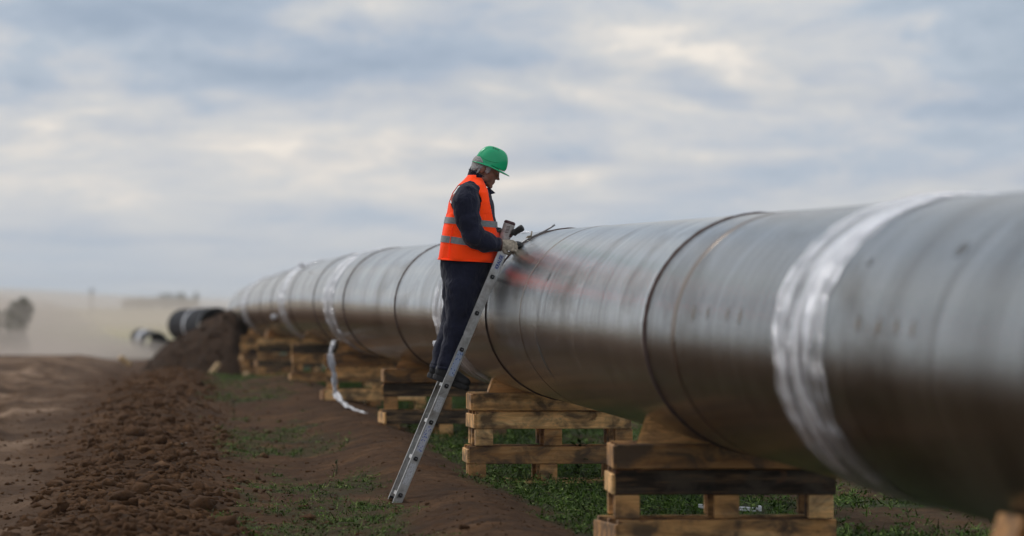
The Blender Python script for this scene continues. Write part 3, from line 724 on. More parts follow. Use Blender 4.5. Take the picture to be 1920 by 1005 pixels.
def clods():
    n = 46000; y = 29 + (135 - 29) * rng.random(n) ** 1.75
    wu = np.where(rng.random(n) < .7, rng.normal(size=n) * .40, rng.normal(size=n) * .85 - .25)
    x = axx(y) + wind_u(y) + wu
    size = .0035 + .042 * rng.random(n) ** 7
    big = rng.random(n) < .022; size[big] = .025 + .060 * rng.random(big.sum()) ** 2; far = np.abs(wu) > .7; size[far] *= .6
    z = ground_fields(x, y)[0] + CH + size * .12
    pts = np.stack([x, y, z], -1)
    scatter('soil_clods', pts, size, [lump(1 + s % 2, s) for s in range(10)], G['clod'], 'windrow of broken brown clods between the road and the grass', 'clods')
    n = 42000; y = 29 + 74 * rng.random(n) ** 2.0; x = axx(y) + rng.uniform(-6.5, 1.2, n) 
    size = .0025 + .013 * rng.random(n) ** 5; z = ground_fields(x, y)[0] + CH
    scatter('soil_crumbs', np.stack([x, y, z], -1), size, [lump(1, s) for s in range(20, 24)], G['clod'], 'fine brown crumbs scattered over the road and the bare earth', 'soil crumbs')
    n = 1600; y = 126 + rng.normal(size=n) * 1.4 - 1; x = -7.0 + rng.normal(size=n) * .9; 
clods()
def single_clod(px, py, s, label, seed):
    d = CH * FPX / (py - 578)
    V, F = lump(2, seed); V = V * np.array(s); o = np_mesh('soil_clod', V, F, G['clod']); x = (px - 960) * d / FPX
    o.location = (x, d, gz(x, d) + s[2] * .35); o.rotation_euler = (.1, .15, seed); tag(o, label, 'clod', 'single large clods')
single_clod(366, 826, (.085, .06, .035), 'flat pale brown clod on the right slope of the windrow', 41)
single_clod(398, 969, (.05, .04, .014), 'thin grey-brown slab tilted at the edge of the windrow near the bottom', 42)
single_clod(150, 852, (.035, .03, .022), 'small dark clod lying alone on the road', 43)
single_clod(300, 945, (.075, .06, .045), 'big rough clod on the crest of the windrow at the bottom', 44)
def offcut(px, py, d, s, rot, label):
    bm = bmesh.new(); box_bm(bm, (0, 0, 0), s, bev=.01); o = bm_obj('timber_offcut', bm, G['offcut']); x = (px - 960) * d / FPX
    o.location = (x, d, CH + (578 - py) * d / FPX); o.rotation_euler = rot; tag(o, label, 'offcut')
offcut(403, 691, 116, (.28, .12, .09), (0, -.9, .3), 'pale timber offcut lying at the foot of the soil heap')
offcut(234, 677, 128, (.30, .16, .12), (0, .7, .3), 'pale yellow offcut on the ground left of the soil heap')
offcut(462, 703, 112, (.12, .1, .1), (0, -.5, .3), 'small wood scrap in the grass below the far pallets')

# ------------------------------------------------------------------ weeds and grass
def weeds():
    n = 78000; y = 28 + (150 - 28) * rng.random(n) ** 1.9; u = rng.uniform(-3.2, 5.2, n); x = axx(y) + u
    ins = np.abs(x / y) < .112; x, y, u = x[ins], y[ins], u[ins]
    h, rd, gr, fl = ground_fields(x, y)
    keep = rng.random(len(x)) < gr ** 1.2 * (.35 + .65 * (vnoise(x * 5, y * 3, 8) > .38)); x, y, h, gr, u = x[keep], y[keep], h[keep], gr[keep], u[keep]
    m = len(x); K = 13
    right = np.clip((u - hump_u(y)) / .8, 0, 1)
    ht = (.016 + .075 * rng.random(m) ** 1.8) * (.55 + .75 * right) * (.6 + .8 * vnoise(x * 2, y * 1.5, 5))
    a = rng.random((m, K)) * 6.283; rr = rng.random((m, K)) * .05; zz = rng.random((m, K)) ** .8 * ht[:, None]
    c = np.stack([x[:, None] + rr * np.cos(a), y[:, None] + rr * np.sin(a), h[:, None] + CH + zz + .004], -1)
    s = (.006 + .016 * rng.random((m, 1, 1)) * rng.random((m, K, 1))) * (.8 + .5 * right[:, None, None])
    el = rng.uniform(-.2, 1.1, (m, K)); dr = np.stack([np.cos(a) * np.cos(el), np.sin(a) * np.cos(el), np.sin(el)], -1)
    sd_ = np.stack([-np.sin(a), np.cos(a), rng.normal(size=(m, K)) * .4], -1)
    blade = rng.random((m, K, 1)) < .5
    ln = np.where(blade, s * 3.4, s); wd = np.where(blade, s * .22, s * .62)
    V = np.stack([c - dr * ln * .5, c + sd_ * wd, c + dr * ln, c - sd_ * wd], 2).reshape(-1, 3)
    leafv = np.repeat(rng.random(m) * .5, K) + rng.random(m * K) ** 2.5 * .5
    F = np.arange(len(V)).reshape(-1, 4)
    o = np_mesh('weeds', V, F, G['leaf'], attrs=dict(leaf=np.repeat(leafv, 4)))
    tag(o, 'low green weeds and grass growing around the pallets and in patches by the ladder', 'weeds', kind='stuff')
    print('weed leaves', len(F))
weeds()
def tall_weed(px, py, h, label, seed):
    d = CH * FPX / (py - 578) * .985; x = (px - 960) * d / FPX; z0 = gz(x, d); rs = random.Random(seed)
    t = tag(empty('weed_plant', (x, d, z0)), label, 'weed', 'single taller weeds'); V, F = [], []
    tube_geo(V, F, [(0, 0, -.01), (.01, 0, h * .5), (.004, .01, h)], [.004, .003, .002], 6); mesh_obj('stem', V, F, G['stem'], t)
    Vs = []; 
    for k in range(34):
        a = rs.random() * 6.28; zz = h * rs.uniform(.25, 1.05); r = h * rs.uniform(.05, .36) * (1.2 - zz / h * .6); s = h * .11
        c = np.array([r * math.cos(a), r * math.sin(a), zz]); dr = np.array([math.cos(a), math.sin(a), rs.uniform(-.2, .7)]) * s; sd_ = np.array([-math.sin(a), math.cos(a), rs.uniform(-.4, .4)]) * s * .45
        Vs += [c - dr, c + sd_, c + dr, c - sd_]
    np_mesh('foliage', np.array(Vs), np.arange(len(Vs)).reshape(-1, 4), G['leaf'], t, attrs=dict(leaf=np.repeat(np.linspace(0, .25, len(Vs) // 4), 4)))
tall_weed(1088, 905, .34, 'dark leafy weed standing behind the pallet stack right of the ladder', 1)
tall_weed(630, 895, .12, 'dark upright weed on the bare earth left of the ladder', 2)
tall_weed(438, 800, .16, 'dark upright weed in the far grass patch beside the windrow', 3)
tall_weed(1040, 880, .10, 'low broad weed in the grass between the two nearest pallet stacks', 4)
def flower(px, py, h, label, seed):
    d = CH * FPX / (py - 578); x = (px - 960) * d / FPX; z0 = gz(x, d); t = tag(empty('wildflower', (x, d, z0)), label, 'flower', 'white wildflowers'); V, F = [], []
    tube_geo(V, F, [(0, 0, -.01), (.006, 0, h)], [.002, .0015], 5); mesh_obj('stem', V, F, G['stem'], t)
    V, F = [], []
    for k in range(8):
        a = k * math.pi / 4; b = len(V); c, s = math.cos(a), math.sin(a)
        V += [(.006, 0, h), (.006 + .010 * c - .003 * s, .010 * s + .003 * c, h + .003), (.006 + .014 * c, .014 * s, h + .002), (.006 + .010 * c + .003 * s, .010 * s - .003 * c, h + .003)]; F.append((b, b + 1, b + 2, b + 3))
    mesh_obj('petals', V, F, G['petal'], t)
flower(348, 872, .05, 'white daisy at the edge of the windrow, the right of a pair', 1)
flower(340, 873, .045, 'white daisy at the edge of the windrow, the left of a pair', 2)
flower(364, 886, .04, 'white daisy just right of and below the pair', 3)
flower(603, 850, .045, 'lone white flower on the bare earth left of the ladder', 4)
def white_frame():
    d = 37.6; t = tag(empty('white_rod_frame', (1390 / FPX * 0 + (1393 - 960) * d / FPX, d, CH + (578 - 954) * d / FPX)), 'thin white double-rod frame lying in the grass behind the right-hand pallets', 'rod frame')
    V, F = [], []; tube_geo(V, F, [(-.28, .5, .008), (.10, .0, .0)], [.008, .008], 8); mesh_obj('rod', V, F, G['white'], t, True)
    V, F = [], []; tube_geo(V, F, [(-.28, .44, -.004), (.08, -.06, -.012)], [.006, .006], 8); mesh_obj('rod', V, F, G['white'], t, True)
    bm = bmesh.new(); box_bm(bm, (.11, -.03, .004), (.018, .12, .035), bev=.003); bm_obj('end_cap', bm, G['white'], t)
white_frame()

# ------------------------------------------------------------------ ladder
LD = 40.12
def ladder():
    foot = P(743.5, 943, LD); topp = P(947, 461, LD); ax = (topp - foot).normalized(); Ln = (topp - foot).length
    wv = Vector((-.045, .36, 0)); wn_ = wv.normalized(); nrm = wn_.cross(ax).normalized()
    foot.z -= .01
    M0 = Matrix((nrm, wn_, ax)).transposed().to_4x4(); M0.translation = foot       # local x: rail depth, y: across, z: along
    t = empty('ladder'); t.matrix_world = M0; tag(t, 'scuffed aluminium ladder leaning against the pipe under the worker', 'ladder')
    for k, yy in enumerate((0, .36)):
        bm = bmesh.new(); sg = 1 if k == 0 else -1
        # C-profile rail: web with two flanges
        box_bm(bm, (0, yy, Ln / 2), (.064, .004, Ln), bev=.0008)
        box_bm(bm, (-.0305, yy + sg * .013, Ln / 2), (.003, .0225, Ln)); box_bm(bm, (.0305, yy + sg * .013, Ln / 2), (.003, .0225, Ln))
        bm_obj('rail', bm, G['alu'], t)
        bm = bmesh.new(); box_bm(bm, (0, yy + sg * .01, .012), (.058, .02, .05), bev=.004); bm_obj('rubber_foot', bm, G['dark'], t)
        bm = bmesh.new(); box_bm(bm, (0, yy + sg * .01, Ln - .01), (.058, .02, .03), bev=.004); bm_obj('end_cap', bm, G['dark'], t)
    first = .070; 
    for i in range(7):
        z = first + i * .2785
        bm = bmesh.new(); box_bm(bm, (0, .18, z), (.030, .350, .030), Matrix.Identity(3), bev=.004); bm_obj('rung', bm, G['alu'], t)
        bm = bmesh.new()   # swaged socket seen on the outside of the near rail
        bmesh.ops.create_cone(bm, cap_ends=False, segments=14, radius1=.0185, radius2=.0155, depth=.006)
        bmesh.ops.rotate(bm, cent=(0, 0, 0), matrix=Matrix.Rotation(math.pi / 2, 3, 'X'), verts=bm.verts); bmesh.ops.translate(bm, vec=(0, -.0045, z), verts=bm.verts)
        so = bm_obj('rung_collar', bm, G['steel'], t)
        bm = bmesh.new(); box_bm(bm, (0, -.0032, z), (.028, .002, .028), bev=.0008); so2 = bm_obj('rung_socket', bm, G['dark'], t)
        bm = bmesh.new(); box_bm(bm, (.003, -.0052, z + .002), (.011, .002, .010), bev=.0008); bm_obj('rivet', bm, G['steel'], t)
    def sticker(z, ln, wd, mat, x=0.0):
        o = mesh_obj('sticker', [(x - wd / 2, -.0034, z - ln / 2), (x + wd / 2, -.0034, z - ln / 2), (x + wd / 2, -.0034, z + ln / 2), (x - wd / 2, -.0034, z + ln / 2)], [(0, 1, 2, 3)], mat, t)
        uv = o.data.uv_layers.new(name='UVMap')
        for i, c in enumerate(((0, 0), (1, 0), (1, 1), (0, 1))): uv.data[i].uv = c
        return o
    a = mat_label('instruction_label', (.60, .61, .63), (.05, .05, .07), 7, 20, .30); b = mat_label('blue_sticker', (.42, .50, .66), (.05, .12, .4), 3, 9, .34)
    c = mat_label('blue_print_label', (.55, .57, .64), (.04, .1, .42), 4, 14, .38)
    def zl(px, py): return (P(px, py, LD) - foot).dot(ax)
    sticker(zl(768, 889), .16, .042, a); sticker(zl(796, 823), .20, .042, c); sticker(zl(821, 757), .11, .042, a); sticker(zl(851, 680), .19, .040, b)
    # brand lettering running up the rail
    zc_ = zl(926, 487); nm = mat_label('brand_label', (.50, .52, .56), (.5, .52, .56), 2, 5, .1); sticker(zc_, .115, .046, nm)
    cu = bpy.data.curves.new('txt', 'FONT'); cu.body = 'KRAUSE'; cu.size = .034; cu.align_x = 'CENTER'; cu.align_y = 'CENTER'; cu.offset = .0009
    ob = bpy.data.objects.new('txt', cu); COL.objects.link(ob); dg = bpy.context.evaluated_depsgraph_get(); me = bpy.data.meshes.new_from_object(ob.evaluated_get(dg)); bpy.data.objects.remove(ob)
    wdt = max(v.co.x for v in me.vertices) - min(v.co.x for v in me.vertices); k = .102 / wdt
    # text x -> ladder +z, text y -> ladder -x, facing -y
    me.transform(Matrix(((0, -1.0 * 1.05, 0, .004), (0, 0, 0, -.0052), (k, 0, 0, zc_), (0, 0, 0, 1))))
    me.materials.clear(); me.materials.append(G['blue']); o = bpy.data.objects.new('brand_lettering', me); COL.objects.link(o); o.parent = t
    return foot, ax
ladder()

# ------------------------------------------------------------------ the worker
MD = 40.32           # depth of the middle of his body
def Q(px, py, dy=0.0): return P(px, py, MD) + Vector((0, dy, 0))
man = empty('person', tuple(Q(834, 720))); man.location = Q(834, 720)
tag(man, 'worker in navy overalls, orange reflective vest and green helmet standing on the ladder', 'person')
MI = Matrix.Translation(-Vector(man.location))
def mobj(name, V, F, mat, smooth=True, parent=None):
    o = mesh_obj(name, V, F, mat, None, smooth); o.data.transform(MI); weld(o); o.parent = parent or man
    if smooth: o.data.polygons.foreach_set('use_smooth', [True] * len(o.data.polygons))
    return o
PXM = MD / FPX
# torso sections: py, left px, right px, half depth (m)
TS = [(500, 824, 921, .165), (486, 824, 930, .18), (460, 827.5, 933, .185), (430, 833, 933.5, .185), (400, 840.5, 931, .19), (380, 844, 928, .195), (362, 851, 922, .19), (348, 861, 913, .15), (338, 872, 905, .10), (329, 880, 901, .070)]
TA = np.array(TS)[::-1]
def torso(py, phi, off=0.0, ex=.86):
    l = np.interp(py, TA[:, 0], TA[:, 1]); r = np.interp(py, TA[:, 0], TA[:, 2]); b = np.interp(py, TA[:, 0], TA[:, 3])
    a = (r - l) / 2 * PXM + off; b = b + off; c, s = math.cos(phi), math.sin(phi)
    xx = a * math.copysign(abs(c) ** ex, c); yy = b * math.copysign(abs(s) ** ex, s)
    p = Q((l + r) / 2, py); return Vector((p.x + xx, p.y + yy, p.z))
HU = Vector((math.sin(R(24)), 0, math.cos(R(24)))); HF = Vector((math.cos(R(24)), 0, -math.sin(R(24)))); HC = Q(912.5, 317)
HR = Matrix((HF, Vector((0, 1, 0)), HU)).transposed()
def hp(f, s, u): return HC + HF * f + Vector((0, s, 0)) + HU * u
def body():
    V, F = [], []
    # torso core
    tube_geo(V, F, [Q((TS[i][1] + TS[i][2]) / 2, TS[i][0]) for i in (0, 2, 4, 6, 7, 8)], [((TS[i][2] - TS[i][1]) / 2 * PXM - .035, TS[i][3] - .045) for i in (0, 2, 4, 6, 7, 8)], 18)
    # neck
    tube_geo(V, F, [Q(893, 350), Q(899, 335), hp(-.02, 0, -.06), hp(-.01, 0, 0)], [.062, .058, .058, .05], 16)
    # limbs under the clothes
    for s in (-1, 1):
        tube_geo(V, F, [Q(880, 366, s * .14), Q(876, 376, s * .19), Q(886, 440, s * .2), Q(930, 458, s * .13)], [.05, .05, .04, .028], 12)
    tube_geo(V, F, [Q(870, 500, -.08), Q(862, 600, -.09), Q(842, 690, -.08)], [.07, .055, .04], 12)
    tube_geo(V, F, [Q(868, 500, .08), Q(852, 600, .07), Q(828, 688, .06)], [.07, .055, .04], 12)
    # head
    E = lambda f, s, u, r, rot=None: ell_geo(V, F, hp(f, s, u), r, HR if rot is None else HR @ rot, 20, 14)
    E(-.012, 0, .025, (.098, .077, .098)); E(.028, 0, -.025, (.062, .064, .082)); E(.020, 0, -.060, (.062, .054, .045))
    E(.070, 0, -.102, (.021, .023, .018)); E(.045, 0, -.088, (.035, .040, .024))
    for s in (-1, 1):
        E(.052, s * .040, -.022, (.026, .021, .020)); E(.076, s * .030, .018, (.016, .026, .010)); E(.008, s * .058, -.070, (.034, .010, .022))
        E(-.022, s * .077, -.016, (.017, .008, .031), Matrix.Rotation(.25, 3, 'Y')); E(.080, s * .011, -.036, (.016, .009, .009)); E(.070, s * .031, .002, (.012, .014, .008))
    E(.078, 0, .012, (.018, .030, .012)); E(.090, 0, -.010, (.013, .009, .026), Matrix.Rotation(-.35, 3, 'Y')); E(.102, 0, -.031, (.014, .011, .011))
    E(.080, 0, -.062, (.014, .022, .0065)); E(.078, 0, -.077, (.013, .019, .0065)); E(.070, 0, -.055, (.018, .026, .016))
    o = mobj('body', V, F, G['skin']); remesh(o, .0055, 3, .5); bake(o); o.data.materials.clear(); o.data.materials.append(G['skin'])
    for s in (-1, 1):
        V, F = [], []; ell_geo(V, F, hp(.072, s * .031, -.003), (.011, .012, .007), HR); mobj('eye', V, F, G['eye'])
        V, F = [], []; tube_geo(V, F, [hp(.084, s * .016, .014), hp(.087, s * .03, .019), hp(.080, s * .044, .015)], [.003, .004, .002], 6, Vector((0, 0, 1))); mobj('eyebrow', V, F, G['hair'])
body()
def hair():
    V, F = [], []
    ell_geo(V, F, hp(-.030, 0, .022), (.088, .0815, .070), HR, 30, 18); ell_geo(V, F, hp(-.056, 0, -.014), (.050, .064, .052), HR, 30, 18)
    for s in (-1, 1): ell_geo(V, F, hp(.010, s * .068, .004), (.022, .012, .038), HR, 16, 10)
    rs = random.Random(3)
    for k in range(120):
        a = rs.uniform(-1.5, 1.5); u = rs.uniform(-.05, .03); b = hp(-.026 - .078 * math.cos(a), .076 * math.sin(a), u)
        tube_geo(V, F, [b, b + HF * rs.uniform(-.01, .004) - HU * .02 + Vector((0, rs.uniform(-.004, .004), 0))], [.007, .003], 5)
    o = mobj('hair', V, F, G['hair']); remesh(o, .005, 1, .4); bake(o); o.data.materials.clear(); o.data.materials.append(G['hair'])
hair()
def helmet():
    # dome in the helmet frame, brim plane tilted forward
    hu = Vector((math.sin(R(23)), 0, math.cos(R(23)))); hf = Vector((math.cos(R(23)), 0, -math.sin(R(23)))); c = Q(920.5, 311.0)
    g = lambda f, s, u: c + hf * f + Vector((0, s, 0)) + hu * u
    root = empty('helmet', (0, 0, 0)); root.parent = man
    def prof(a, th):   # a azimuth (0 front), th from brim up
        ca, sa = math.cos(a), math.sin(a); rf = .108 if ca > 0 else .113; f = rf * ca; s = .092 * sa
        k = math.cos(th) ** .62; u = .134 * math.sin(th) ** .95
        # raised centre panel
        f_, s_ = f * k, s * k
        ridge = .007 / (1 + math.exp((abs(s_) - .040) / .003)); n = 1 + (ridge if th > .12 else ridge * th / .12) / .11
        return f_ * n - .004, s_ * n, u * (1 + ridge * .35 / .13)
    NA, NT = 96, 30; V, F = [], []
    for j in range(NT + 1):
        th = j / NT * math.pi / 2
        for i in range(NA):
            f, s, u = prof(2 * math.pi * i / NA, th)
            low = -.010 * max(0, -math.cos(2 * math.pi * i / NA)) * (1 - j / NT)       # nape comes lower
            V.append(g(f, s, u + low))
    for j in range(NT):
        for i in range(NA): i2 = (i + 1) % NA; F.append((j * NA + i, j * NA + i2, (j + 1) * NA + i2, (j + 1) * NA + i))
    # brim
    b = len(V)
    for j, (o_, dz) in enumerate(((0, 0), (.5, -.003), (1, -.008), (1.02, -.013), (.5, -.010), (-.2, -.006))):
        for i in range(NA):
            a = 2 * math.pi * i / NA; f, s, u = prof(a, 0); ca = math.cos(a); w_ = .012 + .032 * max(0, ca) ** 2.2 + .006 * max(0, -ca)
            dip = -.006 * max(0, ca) - .010 * max(0, -ca) + .010 * math.sin(a) ** 2 * 0
            l = math.hypot(f, s); V.append(g(f + f / l * w_ * o_, s + s / l * w_ * o_, dz + dip + (.0 if ca < 0 else .006 * o_ * 0)))
    for j in range(5):
        for i in range(NA): i2 = (i + 1) % NA; F.append((b + j * NA + i2, b + j * NA + i, b + (j + 1) * NA + i, b + (j + 1) * NA + i2))
    o = mobj('shell', V, F, G['helmet'], parent=root)
    m = o.modifiers.new('s', 'SOLIDIFY'); m.thickness = .0025; m.offset = -1
    # gutter ridge curve low on each side
    for s in (-1, 1):
        V, F = [], []; pts = []
        for k in range(14):
            a = s * (1.15 + 1.5 * k / 13); th = .30 - .12 * math.sin(k / 13 * math.pi); f, ss, u = prof(a, th); pts.append(g(f * 1.015, ss * 1.015, u))
        tube_geo(V, F, pts, [.0028] * 14, 8); mobj('rain_gutter', V, F, G['helmet'], parent=root)
        for k in range(3):
            a = s * (1.45 + .28 * k); f, ss, u = prof(a, 1.15); V, F = [], []; ell_geo(V, F, g(f * 1.01 , ss * 1.01, u + .001), (.007, .004, .003), HR, 10, 6); mobj('vent', V, F, G['dark'], parent=root)
helmet()
def crumple(pts, rad, n, seed, amp=.07, f=1.0):
    rs = random.Random(seed); m = len(pts); P2, R2 = [], []; ph = [rs.random() * 6.28 for _ in range(4)]
    rad = [(r, r) if isinstance(r, (int, float)) else r for r in rad]
    for i in range(n):
        t = i / (n - 1) * (m - 1); k = min(int(t), m - 2); e = t - k; p = pts[k].lerp(pts[k + 1], e)
        w = amp * (math.sin(i * 1.25 * f + ph[0]) * .6 + math.sin(i * .62 * f + ph[1]) * .5 + math.sin(i * 2.3 * f + ph[2]) * .35)
        P2.append(p + Vector((.05 * w * math.sin(i + ph[3]), .06 * w * math.cos(i * 1.7), 0)))
        R2.append(tuple((rad[k][q] * (1 - e) + rad[k + 1][q] * e) * (1 + w * (1 if q == 0 else .8)) for q in (0, 1)))
    return P2, R2
def coverall():
    V, F = [], []
    # jacket body
    pys = [500, 486, 460, 430, 400, 380, 366, 354, 345, 338, 331]; base = len(V); n = 28
    for py in pys:
        for k in range(n): V.append(torso(py, 2 * math.pi * k / n, -.010))
    for j in range(len(pys) - 1):
        for k in range(n): k2 = (k + 1) % n; F.append((base + j * n + k, base + j * n + k2, base + (j + 1) * n + k2, base + (j + 1) * n + k))
    F.append(tuple(base + k for k in range(n))[::-1]); F.append(tuple(base + (len(pys) - 1) * n + k for k in range(n)))
    # near arm (towards the camera) and far arm
    tube_geo(V, F, *crumple([Q(882, 357, -.125), Q(876, 366, -.175), Q(874, 384, -.205), Q(877, 408, -.215), Q(883, 430, -.215), Q(892, 446, -.205), Q(908, 453, -.185), Q(924, 458, -.16), Q(938, 460, -.145)], [.074, .092, .096, .090, .084, .083, .074, .064, .050], 26, 3, 0.075), 20, Vector((0, 1, 0)))
    tube_geo(V, F, *crumple([Q(888, 357, .125), Q(888, 368, .175), Q(892, 400, .20), Q(900, 430, .20), Q(915, 440, .16), Q(936, 438, .06)], [.07, .082, .075, .066, .06, .045], 20, 4, 0.06), 18, Vector((0, 1, 0)))
    # seat and legs
    tube_geo(V, F, [Q(876, 478), Q(873.5, 500), Q(871, 522), Q(868, 540)], [(.187, .165), (.183, .165), (.172, .165), (.14, .15)], 24)
    tube_geo(V, F, *crumple([Q(873, 515, -.075), Q(868, 545, -.085), Q(864, 580, -.09), Q(859, 615, -.09), Q(853, 645, -.085), Q(845, 668, -.08), Q(838, 690, -.08)], [(.135, .09), (.125, .10), (.108, .095), (.100, .09), (.090, .085), (.078, .075), (.071, .068)], 26, 5, 0.045), 20)
    tube_geo(V, F, *crumple([Q(868, 515, .075), Q(860, 545, .085), Q(855, 580, .085), Q(850, 612, .08), Q(839, 638, .075), Q(830, 664, .07), Q(824, 688, .065)], [(.135, .09), (.120, .10), (.100, .095), (.088, .09), (.080, .085), (.074, .075), (.066, .066)], 26, 8, 0.05), 20)
    o = mobj('coverall', V, F, G['navy']); remesh(o, .0085, 5, .5)
    tx = bpy.data.textures.new('folds', 'CLOUDS'); tx.noise_scale = .09; tx.noise_depth = 4
    m = o.modifiers.new('d', 'DISPLACE'); m.texture = tx; m.strength = .028; m.mid_level = .5; m.texture_coords = 'LOCAL'
    bake(o); o.data.materials.clear(); o.data.materials.append(G['navy'])
    # sleeve and leg folds as slim rolls
    V, F = [], []
    for (a, r) in (((Q(824, 688, .065), Q(822, 694, .065)), .070), ((Q(838, 688, -.08), Q(837, 694, -.08)), .074)): tube_geo(V, F, a, [r, r * .98], 20, caps=False)
    o = mobj('turn_up', V, F, G['navy']); m = o.modifiers.new('s', 'SOLIDIFY'); m.thickness = .008
    V, F = [], []; tube_geo(V, F, [Q(935, 460, -.147), Q(940, 460.5, -.143)], [.047, .045], 18, caps=False); o = mobj('cuff', V, F, G['maroon'])
    # collar
    V, F = [], []; n = 26
    for j, (py, k) in enumerate(((346, 1.02), (334, .97), (324, .98), (323, 1.10))):
        for i in range(n + 1):
            a = .55 + (2 * math.pi - 1.1) * i / n; cx_ = 892 + (346 - py) * .30; rx = 17 * PXM * k; 
            p = Q(cx_, py + 10 * math.cos(a) * (1 if j else .4) + 3); V.append(Vector((p.x + rx * 1.05 * math.cos(a), p.y + .066 * k * math.sin(a), p.z)))
    for j in range(3):
        for i in range(n): a = j * (n + 1) + i; F.append((a, a + 1, a + n + 2, a + n + 1))
    o = mobj('collar', V, F, G['navy']); m = o.modifiers.new('s', 'SOLIDIFY'); m.thickness = .006
    for s in (-1,):   # shirt collar points at the throat
        V, F = [], []; 
        V = [Q(905, 352, -.05), Q(918, 352, -.035), Q(929, 362, -.03), Q(915, 366, -.055), Q(905, 352, .05), Q(918, 352, .035), Q(929, 362, .02), Q(915, 366, .05)]
        F = [(0, 1, 2, 3), (7, 6, 5, 4), (0, 4, 5, 1), (1, 5, 6, 2), (2, 6, 7, 3), (3, 7, 4, 0)]; mobj('collar_flap', V, F, G['navy'], False)
coverall()
def vest():
    root = empty('vest', (0, 0, 0)); root.parent = man
    n, pys = 240, np.concatenate([np.arange(329, 488, 1.0), [488.5]]); V, F = [], []; P2 = []
    front = lambda py: np.interp(py, (329, 345, 358, 385, 415, 436, 437, 470, 489), (901, 908, 914, 918.5, 925, 931, 940, 940, 936))
    for py in pys:
        for k in range(n + 1):
            phi = 2 * math.pi * k / n; hem = (3.0 * math.cos(phi + .3) if py > 470 else 0) * (py - 470) / 18
            p = torso(py + hem, phi, .006 + .004 * math.sin(phi * 7 + py * .03) * (py > 400)); V.append(p)
    kill = set()
    for j in range(len(pys) - 1):
        for k in range(n):
            a = j * (n + 1) + k; c = (V[a] + V[a + n + 2]) / 2; px = 960 + (c.x) / PXM; py = (pys[j] + pys[j + 1]) / 2; phi = 2 * math.pi * (k + .5) / n; side = -math.sin(phi)
            l_, r_ = np.interp(py, TA[:, 0], TA[:, 1]), np.interp(py, TA[:, 0], TA[:, 2])
            hole = abs(side) > .15 and (((px - (873 + (py - 380) * .12)) / (30 if py < 380 else 28)) ** 2 + ((py - 378) / 31) ** 2 < 1)
            if hole: continue
            if px > front(py): continue
            if math.cos(phi) > .93 and py > 436: pass
            if py < 334 and px > 893: continue
            F.append((a, a + 1, a + n + 2, a + n + 1))
    o = mobj('vest_shell', V, F, G['orange'], parent=root)
    m = o.modifiers.new('sm', 'SMOOTH'); m.factor = .5; m.iterations = 5
    m = o.modifiers.new('s', 'SOLIDIFY'); m.thickness = .005; m.offset = 1
    def strip(py0, slope, hh, k0, k1, name='reflective_strip'):
        V, F = [], []; cnt = 0
        for k in range(k0, k1 + 1):
            phi = 2 * math.pi * k / n; q = torso(py0, phi); px = 960 + q.x / PXM
            for e in range(5):
                py = py0 + slope * (px - 880) + (e / 4 - .5) * hh; V.append(torso(py, phi, .0145 + .004 * math.sin(phi * 7 + py * .03)))
        for i in range(k1 - k0):
            for e in range(4): a = i * 5 + e; F.append((a, a + 5, a + 6, a + 1))
        o = mobj(name, V, F, G['strip'], parent=root); return o
    strip(417, .10, 12, 16, 224); strip(455, .15, 12.5, 10, 230)
    V, F = [], []; tube_geo(V, F, [torso(488.5 + 3.0 * math.cos(2 * math.pi * k / 80 + .3), 2 * math.pi * k / 80, .011) for k in range(3, 78)], [(.0035, .006)] * 75, 6, Vector((0, 0, 1))); mobj('hem_binding', V, F, G['orange'], parent=root)
    V, F = [], []; tube_geo(V, F, [torso(py, 4.05, .0125) for py in range(424, 488, 6)], [.0028] * 11, 6); mobj('side_seam', V, F, G['orange'], parent=root)
    V, F = [], []; tube_geo(V, F, [torso(431, ph_, .0125) for ph_ in (3.6, 3.75, 3.9, 4.05)], [.0028] * 4, 6); mobj('pocket_seam', V, F, G['orange'], parent=root)
    V = []; # pink shoulder tag at the back of the arm hole
    o = mobj('shoulder_tag', [Q(845, 371, -.19), Q(854, 362, -.20), Q(852, 372, -.205), Q(847, 381, -.20)], [(0, 3, 2, 1)], simple('pink_tag', (.85, .22, .15), .5), False, root)
    V, F = [], []; tube_geo(V, F, [Q(924, 424, -.11), Q(928, 436, -.10)], [.004, .004], 6); mobj('zip_pull', V, F, G['white'], parent=root)
vest()
